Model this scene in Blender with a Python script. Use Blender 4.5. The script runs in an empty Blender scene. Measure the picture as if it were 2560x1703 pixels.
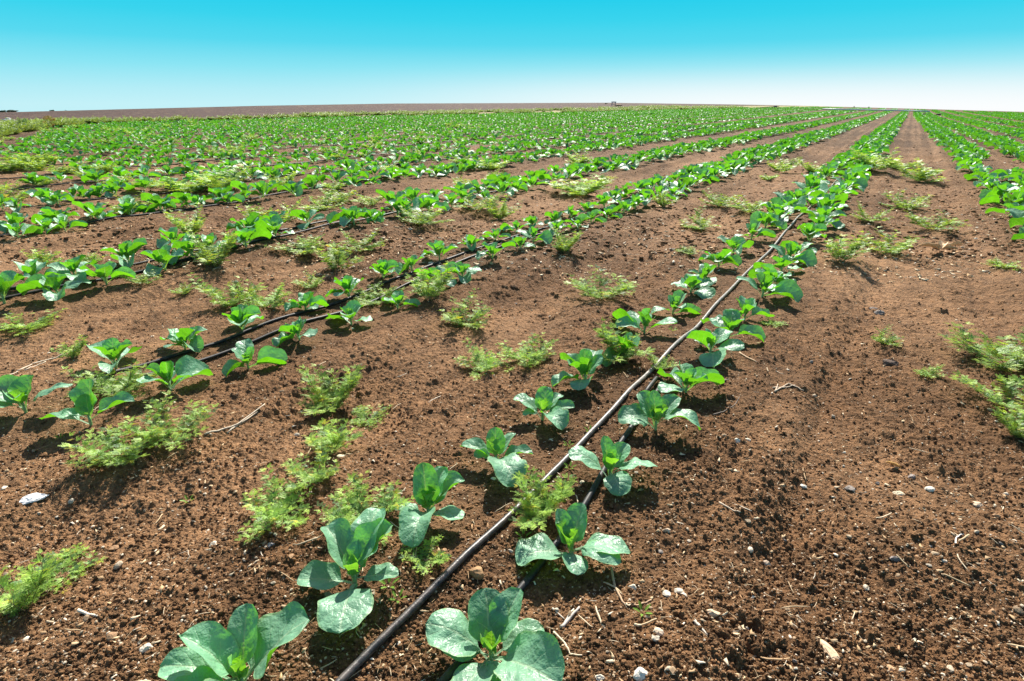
import bpy, math, random
import numpy as np
from mathutils import Vector, Matrix

R = math.radians
rng = np.random.default_rng(7)
random.seed(7)
scene = bpy.context.scene
COL = scene.collection

# ------------------------------------------------------------------ camera
W, H = 2560.0, 1703.0
CX, CY = W / 2, H / 2
CAM_H = 1.12
FPX = 20 / 36 * W
YH, VPX = 258.0, 2285.0
PITCH = math.atan((CY - YH) / FPX)
CP, SP = math.cos(PITCH), math.sin(PITCH)
YAW = math.atan2((VPX - CX) / FPX, CP + SP * (CY - YH) / FPX)
RD = (math.sin(YAW), math.cos(YAW))          # direction of the crop rows
RN = (math.cos(YAW), -math.sin(YAW))         # across the rows

cam_d = bpy.data.cameras.new('camera')
cam = bpy.data.objects.new('camera', cam_d)
COL.objects.link(cam)
cam.location = (0, 0, CAM_H)
cam.rotation_euler = (R(90) - PITCH, 0, 0)
cam_d.sensor_width = 36
cam_d.lens = 20
cam_d.clip_start = 0.02
cam_d.clip_end = 4000
scene.camera = cam
scene.render.resolution_x, scene.render.resolution_y = 1024, 681
scene.view_settings.view_transform = 'Standard'
scene.view_settings.look = 'None'
EXPOSURE = 0.98
scene.view_settings.exposure = EXPOSURE
scene.view_settings.gamma = 1.0
scene.view_settings.use_curve_mapping = False

# ------------------------------------------------------------------ sun and sky
SUN_AZ, SUN_EL = R(6), R(41)                 # azimuth clockwise from +Y
sun_d = bpy.data.lights.new('sun', 'SUN')
sun_d.energy = 5.0
sun_d.angle = R(0.5)
sun_d.color = (1.0, 0.94, 0.84)
sun = bpy.data.objects.new('sun', sun_d)
COL.objects.link(sun)
sdir = Vector((math.sin(SUN_AZ) * math.cos(SUN_EL), math.cos(SUN_AZ) * math.cos(SUN_EL), math.sin(SUN_EL)))
sun.rotation_euler = (-sdir).to_track_quat('-Z', 'Y').to_euler()
sun.location = sdir * 50


def srgb(r, g, b):
    f = lambda c: c / 12.92 if c <= 0.04045 else ((c + 0.055) / 1.055) ** 2.4
    return (f(r / 255), f(g / 255), f(b / 255), 1)


def sky_c(r, g, b):
    k = 2.0 ** -EXPOSURE
    return tuple(c * k for c in srgb(r, g, b)[:3]) + (1,)


world = bpy.data.worlds.new('World')
scene.world = world
world.use_nodes = True
nt = world.node_tree
nt.nodes.clear()


def wn(t, **k):
    n = nt.nodes.new(t)
    for a, v in k.items():
        setattr(n, a, v)
    return n


out = wn('ShaderNodeOutputWorld')
bg = wn('ShaderNodeBackground')
nt.links.new(bg.outputs[0], out.inputs[0])
tc = wn('ShaderNodeTexCoord')
sx = wn('ShaderNodeSeparateXYZ')
nt.links.new(tc.outputs['Generated'], sx.inputs[0])
ramp = wn('ShaderNodeValToRGB')
mr = wn('ShaderNodeMapRange')
mr.inputs['From Min'].default_value = 0.0
mr.inputs['From Max'].default_value = 0.2
nt.links.new(sx.outputs['Z'], mr.inputs['Value'])
nt.links.new(mr.outputs[0], ramp.inputs[0])
els = ramp.color_ramp.elements
stops = [(0.0, (196, 241, 248)), (0.1, (180, 237, 247)), (0.25, (140, 229, 244)), (0.42, (88, 217, 240)),
         (0.58, (58, 212, 238)), (0.75, (33, 206, 236)), (1.0, (22, 198, 232))]
els[0].position, els[0].color = stops[0][0], sky_c(*stops[0][1])
els[1].position, els[1].color = stops[-1][0], sky_c(*stops[-1][1])
for p, c in stops[1:-1]:
    e = els.new(p)
    e.color = sky_c(*c)
# whiter air low down towards the right (east) of the view
dotn = wn('ShaderNodeVectorMath', operation='DOT_PRODUCT')
nt.links.new(tc.outputs['Generated'], dotn.inputs[0])
gaz = R(48)
dotn.inputs[1].default_value = (math.sin(gaz), math.cos(gaz), 0)
mg = wn('ShaderNodeMapRange', interpolation_type='SMOOTHSTEP')
mg.inputs['From Min'].default_value = 0.35
mg.inputs['From Max'].default_value = 1.0
nt.links.new(dotn.outputs['Value'], mg.inputs['Value'])
mz = wn('ShaderNodeMapRange', interpolation_type='SMOOTHSTEP')
mz.inputs['From Min'].default_value = 0.09
mz.inputs['From Max'].default_value = -0.01
nt.links.new(sx.outputs['Z'], mz.inputs['Value'])
mul = wn('ShaderNodeMath', operation='MULTIPLY')
nt.links.new(mg.outputs[0], mul.inputs[0])
mz2 = wn('ShaderNodeMath', operation='POWER')
nt.links.new(mz.outputs[0], mz2.inputs[0])
mz2.inputs[1].default_value = 1.7
nt.links.new(mz2.outputs[0], mul.inputs[1])
mixw = wn('ShaderNodeMix', data_type='RGBA')
nt.links.new(mul.outputs[0], mixw.inputs[0])
nt.links.new(ramp.outputs[0], mixw.inputs[6])
mixw.inputs[7].default_value = sky_c(252, 254, 255)
# the high sky, above the picture, is the physical sky
sky = wn('ShaderNodeTexSky', sky_type='NISHITA')
sky.sun_disc = False
sky.sun_elevation = SUN_EL
sky.sun_rotation = SUN_AZ
sks = wn('ShaderNodeMix', data_type='RGBA', blend_type='MULTIPLY')
sks.inputs[0].default_value = 1.0
nt.links.new(sky.outputs[0], sks.inputs[6])
sks.inputs[7].default_value = (0.07, 0.07, 0.07, 1)
mh = wn('ShaderNodeMapRange', interpolation_type='SMOOTHSTEP')
mh.inputs['From Min'].default_value = 0.2
mh.inputs['From Max'].default_value = 0.42
nt.links.new(sx.outputs['Z'], mh.inputs['Value'])
mixh = wn('ShaderNodeMix', data_type='RGBA')
nt.links.new(mh.outputs[0], mixh.inputs[0])
nt.links.new(mixw.outputs[2], mixh.inputs[6])
nt.links.new(sks.outputs[2], mixh.inputs[7])
nt.links.new(mixh.outputs[2], bg.inputs['Color'])
bg.inputs['Strength'].default_value = 1.0

scene.cycles.max_bounces = 5
scene.cycles.diffuse_bounces = 3
scene.cycles.transmission_bounces = 3
scene.cycles.use_adaptive_sampling = True
scene.cycles.adaptive_threshold = 0.02

# ------------------------------------------------------------------ terrain
# the crest of the rising ground all round: (azimuth from +Y, height of the crest 150 m away)
_cx = np.array([0, 430, 650, 980, 1520, 1850, 2010, 2290, 2560.0])
_cy = np.array([281, 270, 264.5, 259, 257, 261.5, 264.5, 272, 279.5])
_x = (_cx - CX) / FPX
_y = -(_cy - CY) / FPX
_fw = CP + SP * _y
CREST_AZ = np.arctan2(_x, _fw)
CREST_D = 150.0
CREST_Z = CAM_H + CREST_D * (-SP + CP * _y) / np.hypot(_x, _fw)
CREST_AZ = np.concatenate([[-2.4, CREST_AZ[0] - .35], CREST_AZ, [CREST_AZ[-1] + .3, 2.4]])
CREST_Z = np.concatenate([[-1.0, CREST_Z[0] - .5], CREST_Z, [CREST_Z[-1] - .8, -1.0]])


def smooth(a, b, x):
    t = np.clip((x - a) / (b - a), 0, 1)
    return t * t * (3 - 2 * t)


def macro(x, y):
    d = np.hypot(x, y)
    z = np.interp(np.arctan2(x, y), CREST_AZ, CREST_Z)
    return z * smooth(22, CREST_D, d) - np.maximum(0, d - CREST_D) * 0.045


def hsh(ix, iy, seed):
    n = (ix.astype(np.int64) * 374761393 + iy.astype(np.int64) * 668265263 + seed * 974711) & 0xFFFFFFFF
    n = ((n ^ (n >> 13)) * 1274126177) & 0xFFFFFFFF
    n = ((n ^ (n >> 15)) * 2246822519) & 0xFFFFFFFF
    return ((n ^ (n >> 16)) & 0xFFFFFF).astype(np.float64) / 0xFFFFFF


def vnoise(x, y, cell, seed):
    x = x / cell
    y = y / cell
    ix, iy = np.floor(x), np.floor(y)
    fx, fy = x - ix, y - iy
    fx = fx * fx * (3 - 2 * fx)
    fy = fy * fy * (3 - 2 * fy)
    a, b = hsh(ix, iy, seed), hsh(ix + 1, iy, seed)
    c, d = hsh(ix, iy + 1, seed), hsh(ix + 1, iy + 1, seed)
    return (a + (b - a) * fx) * (1 - fy) + (c + (d - c) * fx) * fy - 0.5


def clods(x, y, cell, seed, dens, k):
    """rounded lumps of soil, one per cell at random"""
    wx = x + vnoise(x, y, cell * .5, seed + 50) * cell * .42
    wy = y + vnoise(x, y, cell * .5, seed + 51) * cell * .42
    ix, iy = np.floor(wx / cell), np.floor(wy / cell)
    best = np.zeros_like(x)
    for dx in (-1, 0, 1):
        for dy in (-1, 0, 1):
            jx, jy = ix + dx, iy + dy
            r0 = hsh(jx, jy, seed)
            px = (jx + hsh(jx, jy, seed + 1)) * cell
            py = (jy + hsh(jx, jy, seed + 2)) * cell
            r1 = hsh(jx, jy, seed + 3)
            rad = cell * (0.22 + 0.5 * r1 * r1)
            q = 1 - ((wx - px) ** 2 + (wy - py) ** 2) / (rad * rad)
            hgt = np.where(r0 < dens, np.sqrt(np.maximum(q, 0)) * rad * k, 0)
            best = np.maximum(best, hgt)
    return best


def uv_of(x, y):
    return x * RN[0] + y * RN[1], x * RD[0] + y * RD[1]


def xy_of(u, v):
    return u * RN[0] + v * RD[0], u * RN[1] + v * RD[1]


# centre lines of the beds: offset across the rows at the start and its drift per metre along the rows
BEDS = {'A': (-0.745, 0.0012), 'B': (-2.60, 0.004), 'C': (-4.48, 0.008), 'D': (-6.70, 0.012), 'E': (-8.30, 0.014)}
_u = -8.30
LEFT = []
k = 0
while _u > -38.0:
    _u -= 1.84
    k += 1
    LEFT.append('L%d' % k)
    BEDS[LEFT[-1]] = (_u, 0.0)
BEDS.update({'R1': (1.40, -0.014), 'R2': (2.55, -0.018), 'R3': (3.95, -0.018), 'R4': (5.35, -0.012), 'R5': (7.4, -0.008)})
RIGHT = ['R1', 'R2', 'R3', 'R4', 'R5']
_u = 7.4
for i in range(6, 14):
    _u += 1.75
    BEDS['R%d' % i] = (_u, -0.006)
    RIGHT.append('R%d' % i)


EDGE_V = [10, 16.5, 31.5, 47.6, 56, 72, 100, 120, 160]
EDGE_U = [-39.5, -39, -36, -30.2, -26, -23, -17.5, -13.5, -7]


def edge_u(v):
    return np.interp(v, EDGE_V, EDGE_U)


def bed_u(name, v):
    a, b = BEDS[name]
    return a + b * np.minimum(np.maximum(v - 5, 0), 60)


BED_NEAR = np.array(sorted(a for a, b in BEDS.values()))


def ground(x, y, res=0.0):
    """height of the soil; detail finer than about three times RES is left out"""
    x = np.asarray(x, float)
    y = np.asarray(y, float)
    d = np.hypot(x, y)
    z = macro(x, y)
    u, v = uv_of(x, y)
    dist = np.min(np.abs(u[..., None] - BED_NEAR), axis=-1) if u.ndim else np.min(np.abs(u - BED_NEAR))
    near = 1 - smooth(18, 40, d)
    fur = smooth(0.38, 0.92, dist + vnoise(x, y, .7, 3) * .22)
    z = z - 0.045 * fur * near
    rd = dist + vnoise(u * 3, v * .5, .6, 5) * .10
    z = z + near * (.016 * np.exp(-((rd - .60) / .07) ** 2) - .014 * np.exp(-((rd - .74) / .06) ** 2) + .012 * np.exp(-((rd - .40) / .05) ** 2))
    z = z + near * (0.06 * vnoise(x, y, 1.1, 11) + 0.05 * vnoise(x, y, .42, 12) + 0.020 * vnoise(x, y, .17, 13))
    # lumpiness varies from smooth dusty patches to cloddy ones
    lump = np.clip(0.80 + 1.2 * vnoise(x, y, .55, 21) + 0.8 * vnoise(x, y, .21, 22), 0.15, 1.2)
    lump = lump * (1 - .35 * np.exp(-(dist / .3) ** 2))
    for cell, dens, kk, seed in ((.0085, .95, .90, 30), (.014, .80, .72, 31), (.026, .28, .65, 33), (.055, .07, .5, 35)):
        f = np.clip(1.9 - 2.0 * res / cell, 0, 1)
        if np.any(f > 0):
            m = f > 0
            c = np.zeros_like(z)
            c[m] = clods(x[m], y[m], cell, seed, dens, kk)
            z = z + c * f * lump
    return z


def gz(x, y):
    a = np.atleast_1d(np.asarray(x, float))
    b = np.atleast_1d(np.asarray(y, float))
    return ground(a, b, np.full_like(a, 0.02))


def gtop(x, y):
    """the very surface of the soil, lumps included"""
    a = np.atleast_1d(np.asarray(x, float))
    b = np.atleast_1d(np.asarray(y, float))
    return ground(a, b, np.maximum(.0019, .0021 * np.hypot(a, b)))


RAY_T = np.geomspace(.3, 160, 260)


def ray(px, py):
    """the point of the terrain that stands at a place measured on the photograph"""
    X = (px - CX) / FPX
    Y = -(py - CY) / FPX
    dx, dy, dz = X, CP + SP * Y, -SP + CP * Y
    ts = RAY_T
    zr = CAM_H + dz * ts
    hit = np.nonzero(zr < macro(dx * ts, dy * ts))[0]
    t = ts[hit[0]] if len(hit) else ts[-1]
    if len(hit) and hit[0] > 0:
        t0, t1 = ts[hit[0] - 1], ts[hit[0]]
        for _ in range(8):
            tm = (t0 + t1) / 2
            if CAM_H + dz * tm < macro(np.array([dx * tm]), np.array([dy * tm]))[0]:
                t1 = tm
            else:
                t0 = tm
        t = (t0 + t1) / 2
    return dx * t, dy * t


def project(x, y, z):
    z = z - CAM_H
    f = y * CP - z * SP
    up = y * SP + z * CP
    return CX + FPX * x / f, CY - FPX * up / f, f


# ------------------------------------------------------------------ helpers
def mesh_np(name, verts, faces, mat, uvs=None, cols=None, smooth_=True):
    """verts (n,3); faces (m,4) or (m,3) array"""
    verts = np.asarray(verts, np.float32)
    faces = np.asarray(faces, np.int32)
    me = bpy.data.meshes.new(name)
    me.vertices.add(len(verts))
    me.vertices.foreach_set('co', verts.ravel())
    m, k = faces.shape
    me.loops.add(m * k)
    me.loops.foreach_set('vertex_index', faces.ravel())
    me.polygons.add(m)
    me.polygons.foreach_set('loop_start', np.arange(0, m * k, k, dtype=np.int32))
    me.polygons.foreach_set('use_smooth', np.full(m, smooth_, bool))
    if uvs is not None:
        l = me.uv_layers.new(name='UVMap')
        l.data.foreach_set('uv', np.asarray(uvs, np.float32)[faces.ravel()].ravel())
    if cols is not None:
        ca = me.color_attributes.new('tone', 'FLOAT_COLOR', 'POINT')
        ca.data.foreach_set('color', np.asarray(cols, np.float32).ravel())
    me.update(calc_edges=True)
    me.validate()
    for mm in (mat if isinstance(mat, (list, tuple)) else [mat]):
        me.materials.append(mm)
    return me


def link(name, me, parent=None, loc=None, rot=None, scale=None):
    o = bpy.data.objects.new(name, me)
    COL.objects.link(o)
    if parent is not None:
        o.parent = parent
    if loc is not None:
        o.location = loc
    if rot is not None:
        o.rotation_euler = rot
    if scale is not None:
        o.scale = (scale,) * 3 if np.isscalar(scale) else scale
    return o


def tag(o, label=None, cat=None, group=None, kind=None):
    if label:
        o['label'] = label
    if cat:
        o['category'] = cat
    if group:
        o['group'] = group
    if kind:
        o['kind'] = kind
    return o


class MB:
    """collects pieces into one mesh"""

    def __init__(self):
        self.v, self.f, self.u, self.c, self.n = [], [], [], [], 0

    def add(self, v, f, uv=None, col=None):
        v = np.asarray(v, float)
        f = np.asarray(f, int)
        if f.shape[1] == 3:
            f = np.concatenate([f, f[:, 2:3]], 1)
        self.v.append(v)
        self.f.append(f + self.n)
        self.u.append(np.zeros((len(v), 2)) if uv is None else np.asarray(uv, float))
        if col is not None:
            self.c.append(np.broadcast_to(np.asarray(col, float), (len(v), 4)))
        self.n += len(v)

    def data(self):
        return np.concatenate(self.v), np.concatenate(self.f), np.concatenate(self.u), (np.concatenate(self.c) if self.c else None)

    def mesh(self, name, mat, smooth_=True):
        v, f, u, c = self.data()
        tri = f[:, 2] == f[:, 3]
        if tri.any():
            # triangles are stored as quads with a repeated corner: split the two kinds
            me = bpy.data.meshes.new(name)
            q, t = f[~tri], f[tri][:, :3]
            me.vertices.add(len(v))
            me.vertices.foreach_set('co', v.astype(np.float32).ravel())
            loops = np.concatenate([q.ravel(), t.ravel()]).astype(np.int32)
            me.loops.add(len(loops))
            me.loops.foreach_set('vertex_index', loops)
            me.polygons.add(len(q) + len(t))
            st = np.concatenate([np.arange(len(q)) * 4, len(q) * 4 + np.arange(len(t)) * 3]).astype(np.int32)
            me.polygons.foreach_set('loop_start', st)
            me.polygons.foreach_set('use_smooth', np.full(len(st), smooth_, bool))
            l = me.uv_layers.new(name='UVMap')
            l.data.foreach_set('uv', u[loops].astype(np.float32).ravel())
            if c is not None:
                ca = me.color_attributes.new('tone', 'FLOAT_COLOR', 'POINT')
                ca.data.foreach_set('color', c.astype(np.float32).ravel())
            me.update(calc_edges=True)
            me.validate()
            me.materials.append(mat)
            return me
        return mesh_np(name, v, f, mat, u, c, smooth_)


def tube(pts, rad, n=8, cap=True):
    pts = np.asarray(pts, float)
    m = len(pts)
    rad = np.broadcast_to(np.asarray(rad, float), (m,))
    tan = np.gradient(pts, axis=0)
    tan /= np.linalg.norm(tan, axis=1)[:, None] + 1e-12
    ref = np.tile([0.0, 0, 1], (m, 1))
    ref[np.abs(tan[:, 2]) > .9] = (1, 0, 0)
    a = np.cross(tan, ref)
    a /= np.linalg.norm(a, axis=1)[:, None] + 1e-12
    b = np.cross(a, tan)
    th = np.arange(n) / n * 2 * np.pi
    v = pts[:, None] + rad[:, None, None] * (a[:, None] * np.cos(th)[None, :, None] + b[:, None] * np.sin(th)[None, :, None])
    v = v.reshape(-1, 3)
    i, j = np.meshgrid(np.arange(m - 1), np.arange(n), indexing='ij')
    j2 = (j + 1) % n
    f = np.stack([i * n + j, i * n + j2, (i + 1) * n + j2, (i + 1) * n + j], -1).reshape(-1, 4)
    uv = np.stack([np.repeat(np.linspace(0, 1, m), n), np.tile(th / 6.283, m)], 1)
    if cap:
        v = np.concatenate([v, pts[:1], pts[-1:]])
        uv = np.concatenate([uv, uv[:1], uv[-1:]])
        c0, c1 = m * n, m * n + 1
        e = []
        for q in range(n):
            e.append((c0, (q + 1) % n, q, q))
            e.append((c1, (m - 1) * n + q, (m - 1) * n + (q + 1) % n, (m - 1) * n + (q + 1) % n))
        f = np.concatenate([f, np.array(e)])
    return v, f, uv


# ------------------------------------------------------------------ materials
def new_mat(name):
    m = bpy.data.materials.new(name)
    m.use_nodes = True
    m.node_tree.nodes.clear()
    return m, m.node_tree


class NT:
    def __init__(self, nt):
        self.nt = nt

    def n(self, t, **k):
        q = self.nt.nodes.new(t)
        for a, v in k.items():
            setattr(q, a, v)
        return q

    def put(self, s, v):
        if v is None:
            return
        if hasattr(v, 'is_output'):
            self.nt.links.new(v, s)
        else:
            s.default_value = v

    def math(self, op, a, b=None, c=None, clamp=False):
        q = self.n('ShaderNodeMath', operation=op, use_clamp=clamp)
        for i, v in enumerate((a, b, c)):
            self.put(q.inputs[i], v)
        return q.outputs[0]

    def rng(self, v, a, b, c=0.0, d=1.0, sm=True):
        q = self.n('ShaderNodeMapRange', interpolation_type='SMOOTHSTEP' if sm else 'LINEAR')
        self.put(q.inputs[0], v)
        for i, w in enumerate((a, b, c, d)):
            q.inputs[i + 1].default_value = w
        return q.outputs[0]

    def mix(self, f, a, b, blend='MIX'):
        q = self.n('ShaderNodeMix', data_type='RGBA', blend_type=blend)
        self.put(q.inputs[0], f)
        self.put(q.inputs[6], a)
        self.put(q.inputs[7], b)
        return q.outputs[2]

    def noise(self, vec, scale, detail=3, rough=.6):
        q = self.n('ShaderNodeTexNoise')
        self.put(q.inputs['Vector'], vec)
        q.inputs['Scale'].default_value = scale
        q.inputs['Detail'].default_value = detail
        q.inputs['Roughness'].default_value = rough
        return q.outputs[0]

    def bsdf(self, col, rough=.6, spec=.5, normal=None):
        q = self.n('ShaderNodeBsdfPrincipled')
        self.put(q.inputs['Base Color'], col)
        self.put(q.inputs['Roughness'], rough)
        self.put(q.inputs['Specular IOR Level'], spec)
        self.put(q.inputs['Normal'], normal)
        return q.outputs[0]

    def bump(self, h, strength, dist):
        q = self.n('ShaderNodeBump')
        self.put(q.inputs['Height'], h)
        q.inputs['Strength'].default_value = strength
        q.inputs['Distance'].default_value = dist
        return q.outputs[0]

    def out(self, s):
        o = self.n('ShaderNodeOutputMaterial')
        self.nt.links.new(s, o.inputs[0])


def c4(r, g, b):
    return (r, g, b, 1)


def mat_soil():
    m, t = new_mat('soil')
    q = NT(t)
    at = q.n('ShaderNodeAttribute', attribute_name='tone')
    pos = q.n('ShaderNodeNewGeometry').outputs['Position']
    n1 = q.noise(pos, 260, 3, .7)
    n2 = q.noise(pos, 60, 3, .6)
    n3 = q.noise(pos, 7, 4, .6)
    f = q.math('ADD', q.rng(n1, .25, .75, .70, 1.30, False), q.rng(n2, .3, .7, -.18, .18, False))
    f = q.math('ADD', f, q.rng(n3, .3, .7, -.20, .20, False))
    f = q.math('ADD', f, q.rng(q.noise(pos, 15, 5, .75), .34, .66, -.34, .34, False))
    f = q.math('MAXIMUM', f, .3)
    comb = q.n('ShaderNodeCombineXYZ')
    for i in range(3):
        q.put(comb.inputs[i], f)
    col = q.mix(1.0, at.outputs['Color'], comb.outputs[0], 'MULTIPLY')
    # specks of pale grit and chaff
    for sc, th, pc in ((190, .30, c4(.60, .46, .31)), (75, .20, c4(.62, .47, .32)), (26, .12, c4(.60, .48, .34))):
        vo = q.n('ShaderNodeTexVoronoi')
        q.put(vo.inputs['Vector'], pos)
        vo.inputs['Scale'].default_value = sc
        sep = q.n('ShaderNodeSeparateColor')
        q.put(sep.inputs[0], vo.outputs['Color'])
        keep = q.rng(sep.outputs[0], .86, .9)
        dot = q.rng(vo.outputs['Distance'], th, th * .55)
        col = q.mix(q.math('MULTIPLY', q.math('MULTIPLY', keep, dot), .75), col, pc)
    n4 = q.noise(pos, 17, 5, .75)
    bh = q.math('ADD', q.math('MULTIPLY', n1, .35), q.math('ADD', n2, q.math('MULTIPLY', n4, 3.5)))
    nrm = q.bump(bh, 1.0, .011)
    q.out(q.bsdf(col, .93, .18, nrm))
    return m


def mat_leaf(name, top, under, trans, vein, rough=.42, spec=.6, tmix=.34):
    m, t = new_mat(name)
    q = NT(t)
    uv = q.n('ShaderNodeUVMap').outputs[0]
    sep = q.n('ShaderNodeSeparateXYZ')
    q.put(sep.inputs[0], uv)
    s = q.math('ABSOLUTE', q.math('MULTIPLY', q.math('SUBTRACT', sep.outputs[0], .5), 2))
    tt = sep.outputs[1]
    pos = q.n('ShaderNodeNewGeometry').outputs['Position']
    geo = q.n('ShaderNodeNewGeometry')
    oi = q.n('ShaderNodeObjectInfo')
    wob = q.noise(uv, 6, 2)
    mid = q.rng(s, .075, .02)
    p = q.math('ADD', q.math('SUBTRACT', q.math('MULTIPLY', tt, 6.0), q.math('MULTIPLY', q.math('POWER', s, .8), 1.7)), q.math('MULTIPLY', wob, .5))
    fr = q.math('ABSOLUTE', q.math('SUBTRACT', q.math('FRACT', p), .5))
    side = q.math('MULTIPLY', q.rng(fr, .055, .015), q.rng(s, .98, .35, 0, .65))
    pet = q.rng(tt, .24, .14)
    v = q.math('MAXIMUM', q.math('MAXIMUM', mid, side), pet)
    n1 = q.noise(pos, 38, 3)
    n2 = q.noise(pos, 9, 2)
    var = q.math('ADD', q.rng(n1, .3, .7, -.13, .13, False), q.rng(n2, .3, .7, -.15, .15, False))
    var = q.math('ADD', var, q.math('MULTIPLY', q.math('SUBTRACT', oi.outputs['Random'], .5), .25))
    br = q.math('ADD', var, 1.0)
    comb = q.n('ShaderNodeCombineXYZ')
    for i in range(3):
        q.put(comb.inputs[i], br)
    ctop = q.mix(q.math('MULTIPLY', v, .48), q.mix(1.0, top, comb.outputs[0], 'MULTIPLY'), vein)
    rim = q.math('MULTIPLY', q.rng(s, .88, .98), .4)
    ctop = q.mix(rim, ctop, c4(.40, .58, .20))
    cund = q.mix(q.math('MULTIPLY', v, .7), q.mix(1.0, under, comb.outputs[0], 'MULTIPLY'), vein)
    col = q.mix(geo.outputs['Backfacing'], ctop, cund)
    quilt = q.math('SUBTRACT', q.rng(fr, .0, .4), q.math('MULTIPLY', v, .9))
    quilt = q.math('ADD', q.math('MULTIPLY', quilt, .22), q.math('ADD', q.math('MULTIPLY', n1, 2.2), q.math('MULTIPLY', q.noise(pos, 95, 2), .5)))
    nrm = q.bump(quilt, .5, .006)
    pr = q.bsdf(col, q.rng(n1, .3, .7, rough - .04, rough + .08, False), spec, nrm)
    tr = q.n('ShaderNodeBsdfTranslucent')
    q.put(tr.inputs['Color'], q.mix(q.math('MULTIPLY', v, .5), q.mix(1.0, trans, comb.outputs[0], 'MULTIPLY'), c4(.50, .62, .12)))
    q.put(tr.inputs['Normal'], nrm)
    ms = q.n('ShaderNodeMixShader')
    ms.inputs[0].default_value = tmix
    t.links.new(pr, ms.inputs[1])
    t.links.new(tr.outputs[0], ms.inputs[2])
    q.out(ms.outputs[0])
    return m


def mat_tone(name, rough=.8, spec=.3, tmix=0.0, trans=(1, 1, 1, 1), nscale=60, amp=.25, bump=0.0):
    """colour from the mesh's own tone attribute, broken up by noise"""
    m, t = new_mat(name)
    q = NT(t)
    at = q.n('ShaderNodeAttribute', attribute_name='tone')
    pos = q.n('ShaderNodeNewGeometry').outputs['Position']
    oi = q.n('ShaderNodeObjectInfo')
    n1 = q.noise(pos, nscale, 3)
    f = q.math('ADD', q.rng(n1, .25, .75, 1 - amp, 1 + amp, False), q.math('MULTIPLY', q.math('SUBTRACT', oi.outputs['Random'], .5), .25))
    comb = q.n('ShaderNodeCombineXYZ')
    for i in range(3):
        q.put(comb.inputs[i], f)
    col = q.mix(1.0, at.outputs['Color'], comb.outputs[0], 'MULTIPLY')
    nrm = q.bump(n1, .6, bump) if bump else None
    s = q.bsdf(col, rough, spec, nrm)
    if tmix:
        tr = q.n('ShaderNodeBsdfTranslucent')
        q.put(tr.inputs['Color'], q.mix(1.0, col, trans, 'MULTIPLY'))
        ms = q.n('ShaderNodeMixShader')
        ms.inputs[0].default_value = tmix
        t.links.new(s, ms.inputs[1])
        t.links.new(tr.outputs[0], ms.inputs[2])
        s = ms.outputs[0]
    q.out(s)
    return m


def mat_noise(name, a, b, scale, rough=.7, spec=.3, bump=.0, det=4, lo=.35, hi=.65):
    m, t = new_mat(name)
    q = NT(t)
    pos = q.n('ShaderNodeNewGeometry').outputs['Position']
    n1 = q.noise(pos, scale, det, .65)
    col = q.mix(q.rng(n1, lo, hi), a, b)
    nrm = q.bump(n1, .6, bump) if bump else None
    q.out(q.bsdf(col, rough, spec, nrm))
    return m


M_SOIL = mat_soil()
M_LEAF = mat_leaf('cabbage_leaf', c4(.225, .46, .29), c4(.13, .36, .04), c4(.17, .53, .008), c4(.50, .66, .42), .40, .5, .36)
M_LEAFFAR = mat_leaf('cabbage_leaf_far', c4(.15, .40, .15), c4(.12, .34, .04), c4(.12, .42, .008), c4(.30, .50, .22), .5, .3, .33)
M_HEART = mat_leaf('cabbage_heart_leaf', c4(.15, .38, .13), c4(.16, .40, .06), c4(.28, .66, .02), c4(.45, .62, .22))
M_STEM = mat_noise('cabbage_stem', c4(.22, .40, .12), c4(.30, .46, .20), 60, .5, .4)
M_WEED = mat_tone('weed_leaflets', .5, .35, .38, c4(1.5, 1.35, .6), 30, .22)
M_WSTEM = mat_noise('weed_stem', c4(.20, .15, .07), c4(.30, .26, .12), 80, .8, .2)
M_HOSE = mat_noise('black_plastic_hose', c4(.012, .013, .016), c4(.095, .072, .055), 34, .55, .35, .0008, 5, .42, .75)
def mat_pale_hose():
    m, t = new_mat('grey_hose')
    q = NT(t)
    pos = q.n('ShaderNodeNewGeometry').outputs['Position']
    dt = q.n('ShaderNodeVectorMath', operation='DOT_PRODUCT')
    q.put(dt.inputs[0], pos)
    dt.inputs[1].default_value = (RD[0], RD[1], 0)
    pale_mix = q.rng(dt.outputs['Value'], .95, 2.2)          # paler grey mixed in further along the rows
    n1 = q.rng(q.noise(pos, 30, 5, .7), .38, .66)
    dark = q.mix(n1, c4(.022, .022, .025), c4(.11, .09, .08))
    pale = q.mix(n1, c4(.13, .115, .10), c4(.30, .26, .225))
    q.out(q.bsdf(q.mix(pale_mix, dark, pale), .42, .5, q.bump(n1, .5, .0008)))
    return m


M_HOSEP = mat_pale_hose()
M_HOSEQ = mat_noise('grey_hose', c4(.03, .03, .032), c4(.19, .165, .145), 26, .38, .5, .0008, 5, .3, .68)
M_STRAW = mat_tone('straw', .75, .25, 0, nscale=120, amp=.2)
M_STONE = mat_tone('pebble', .85, .25, 0, nscale=140, amp=.28, bump=.002)

# ------------------------------------------------------------------ ground sheet
SECT = R(74)
RES_A = 0.0018


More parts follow.
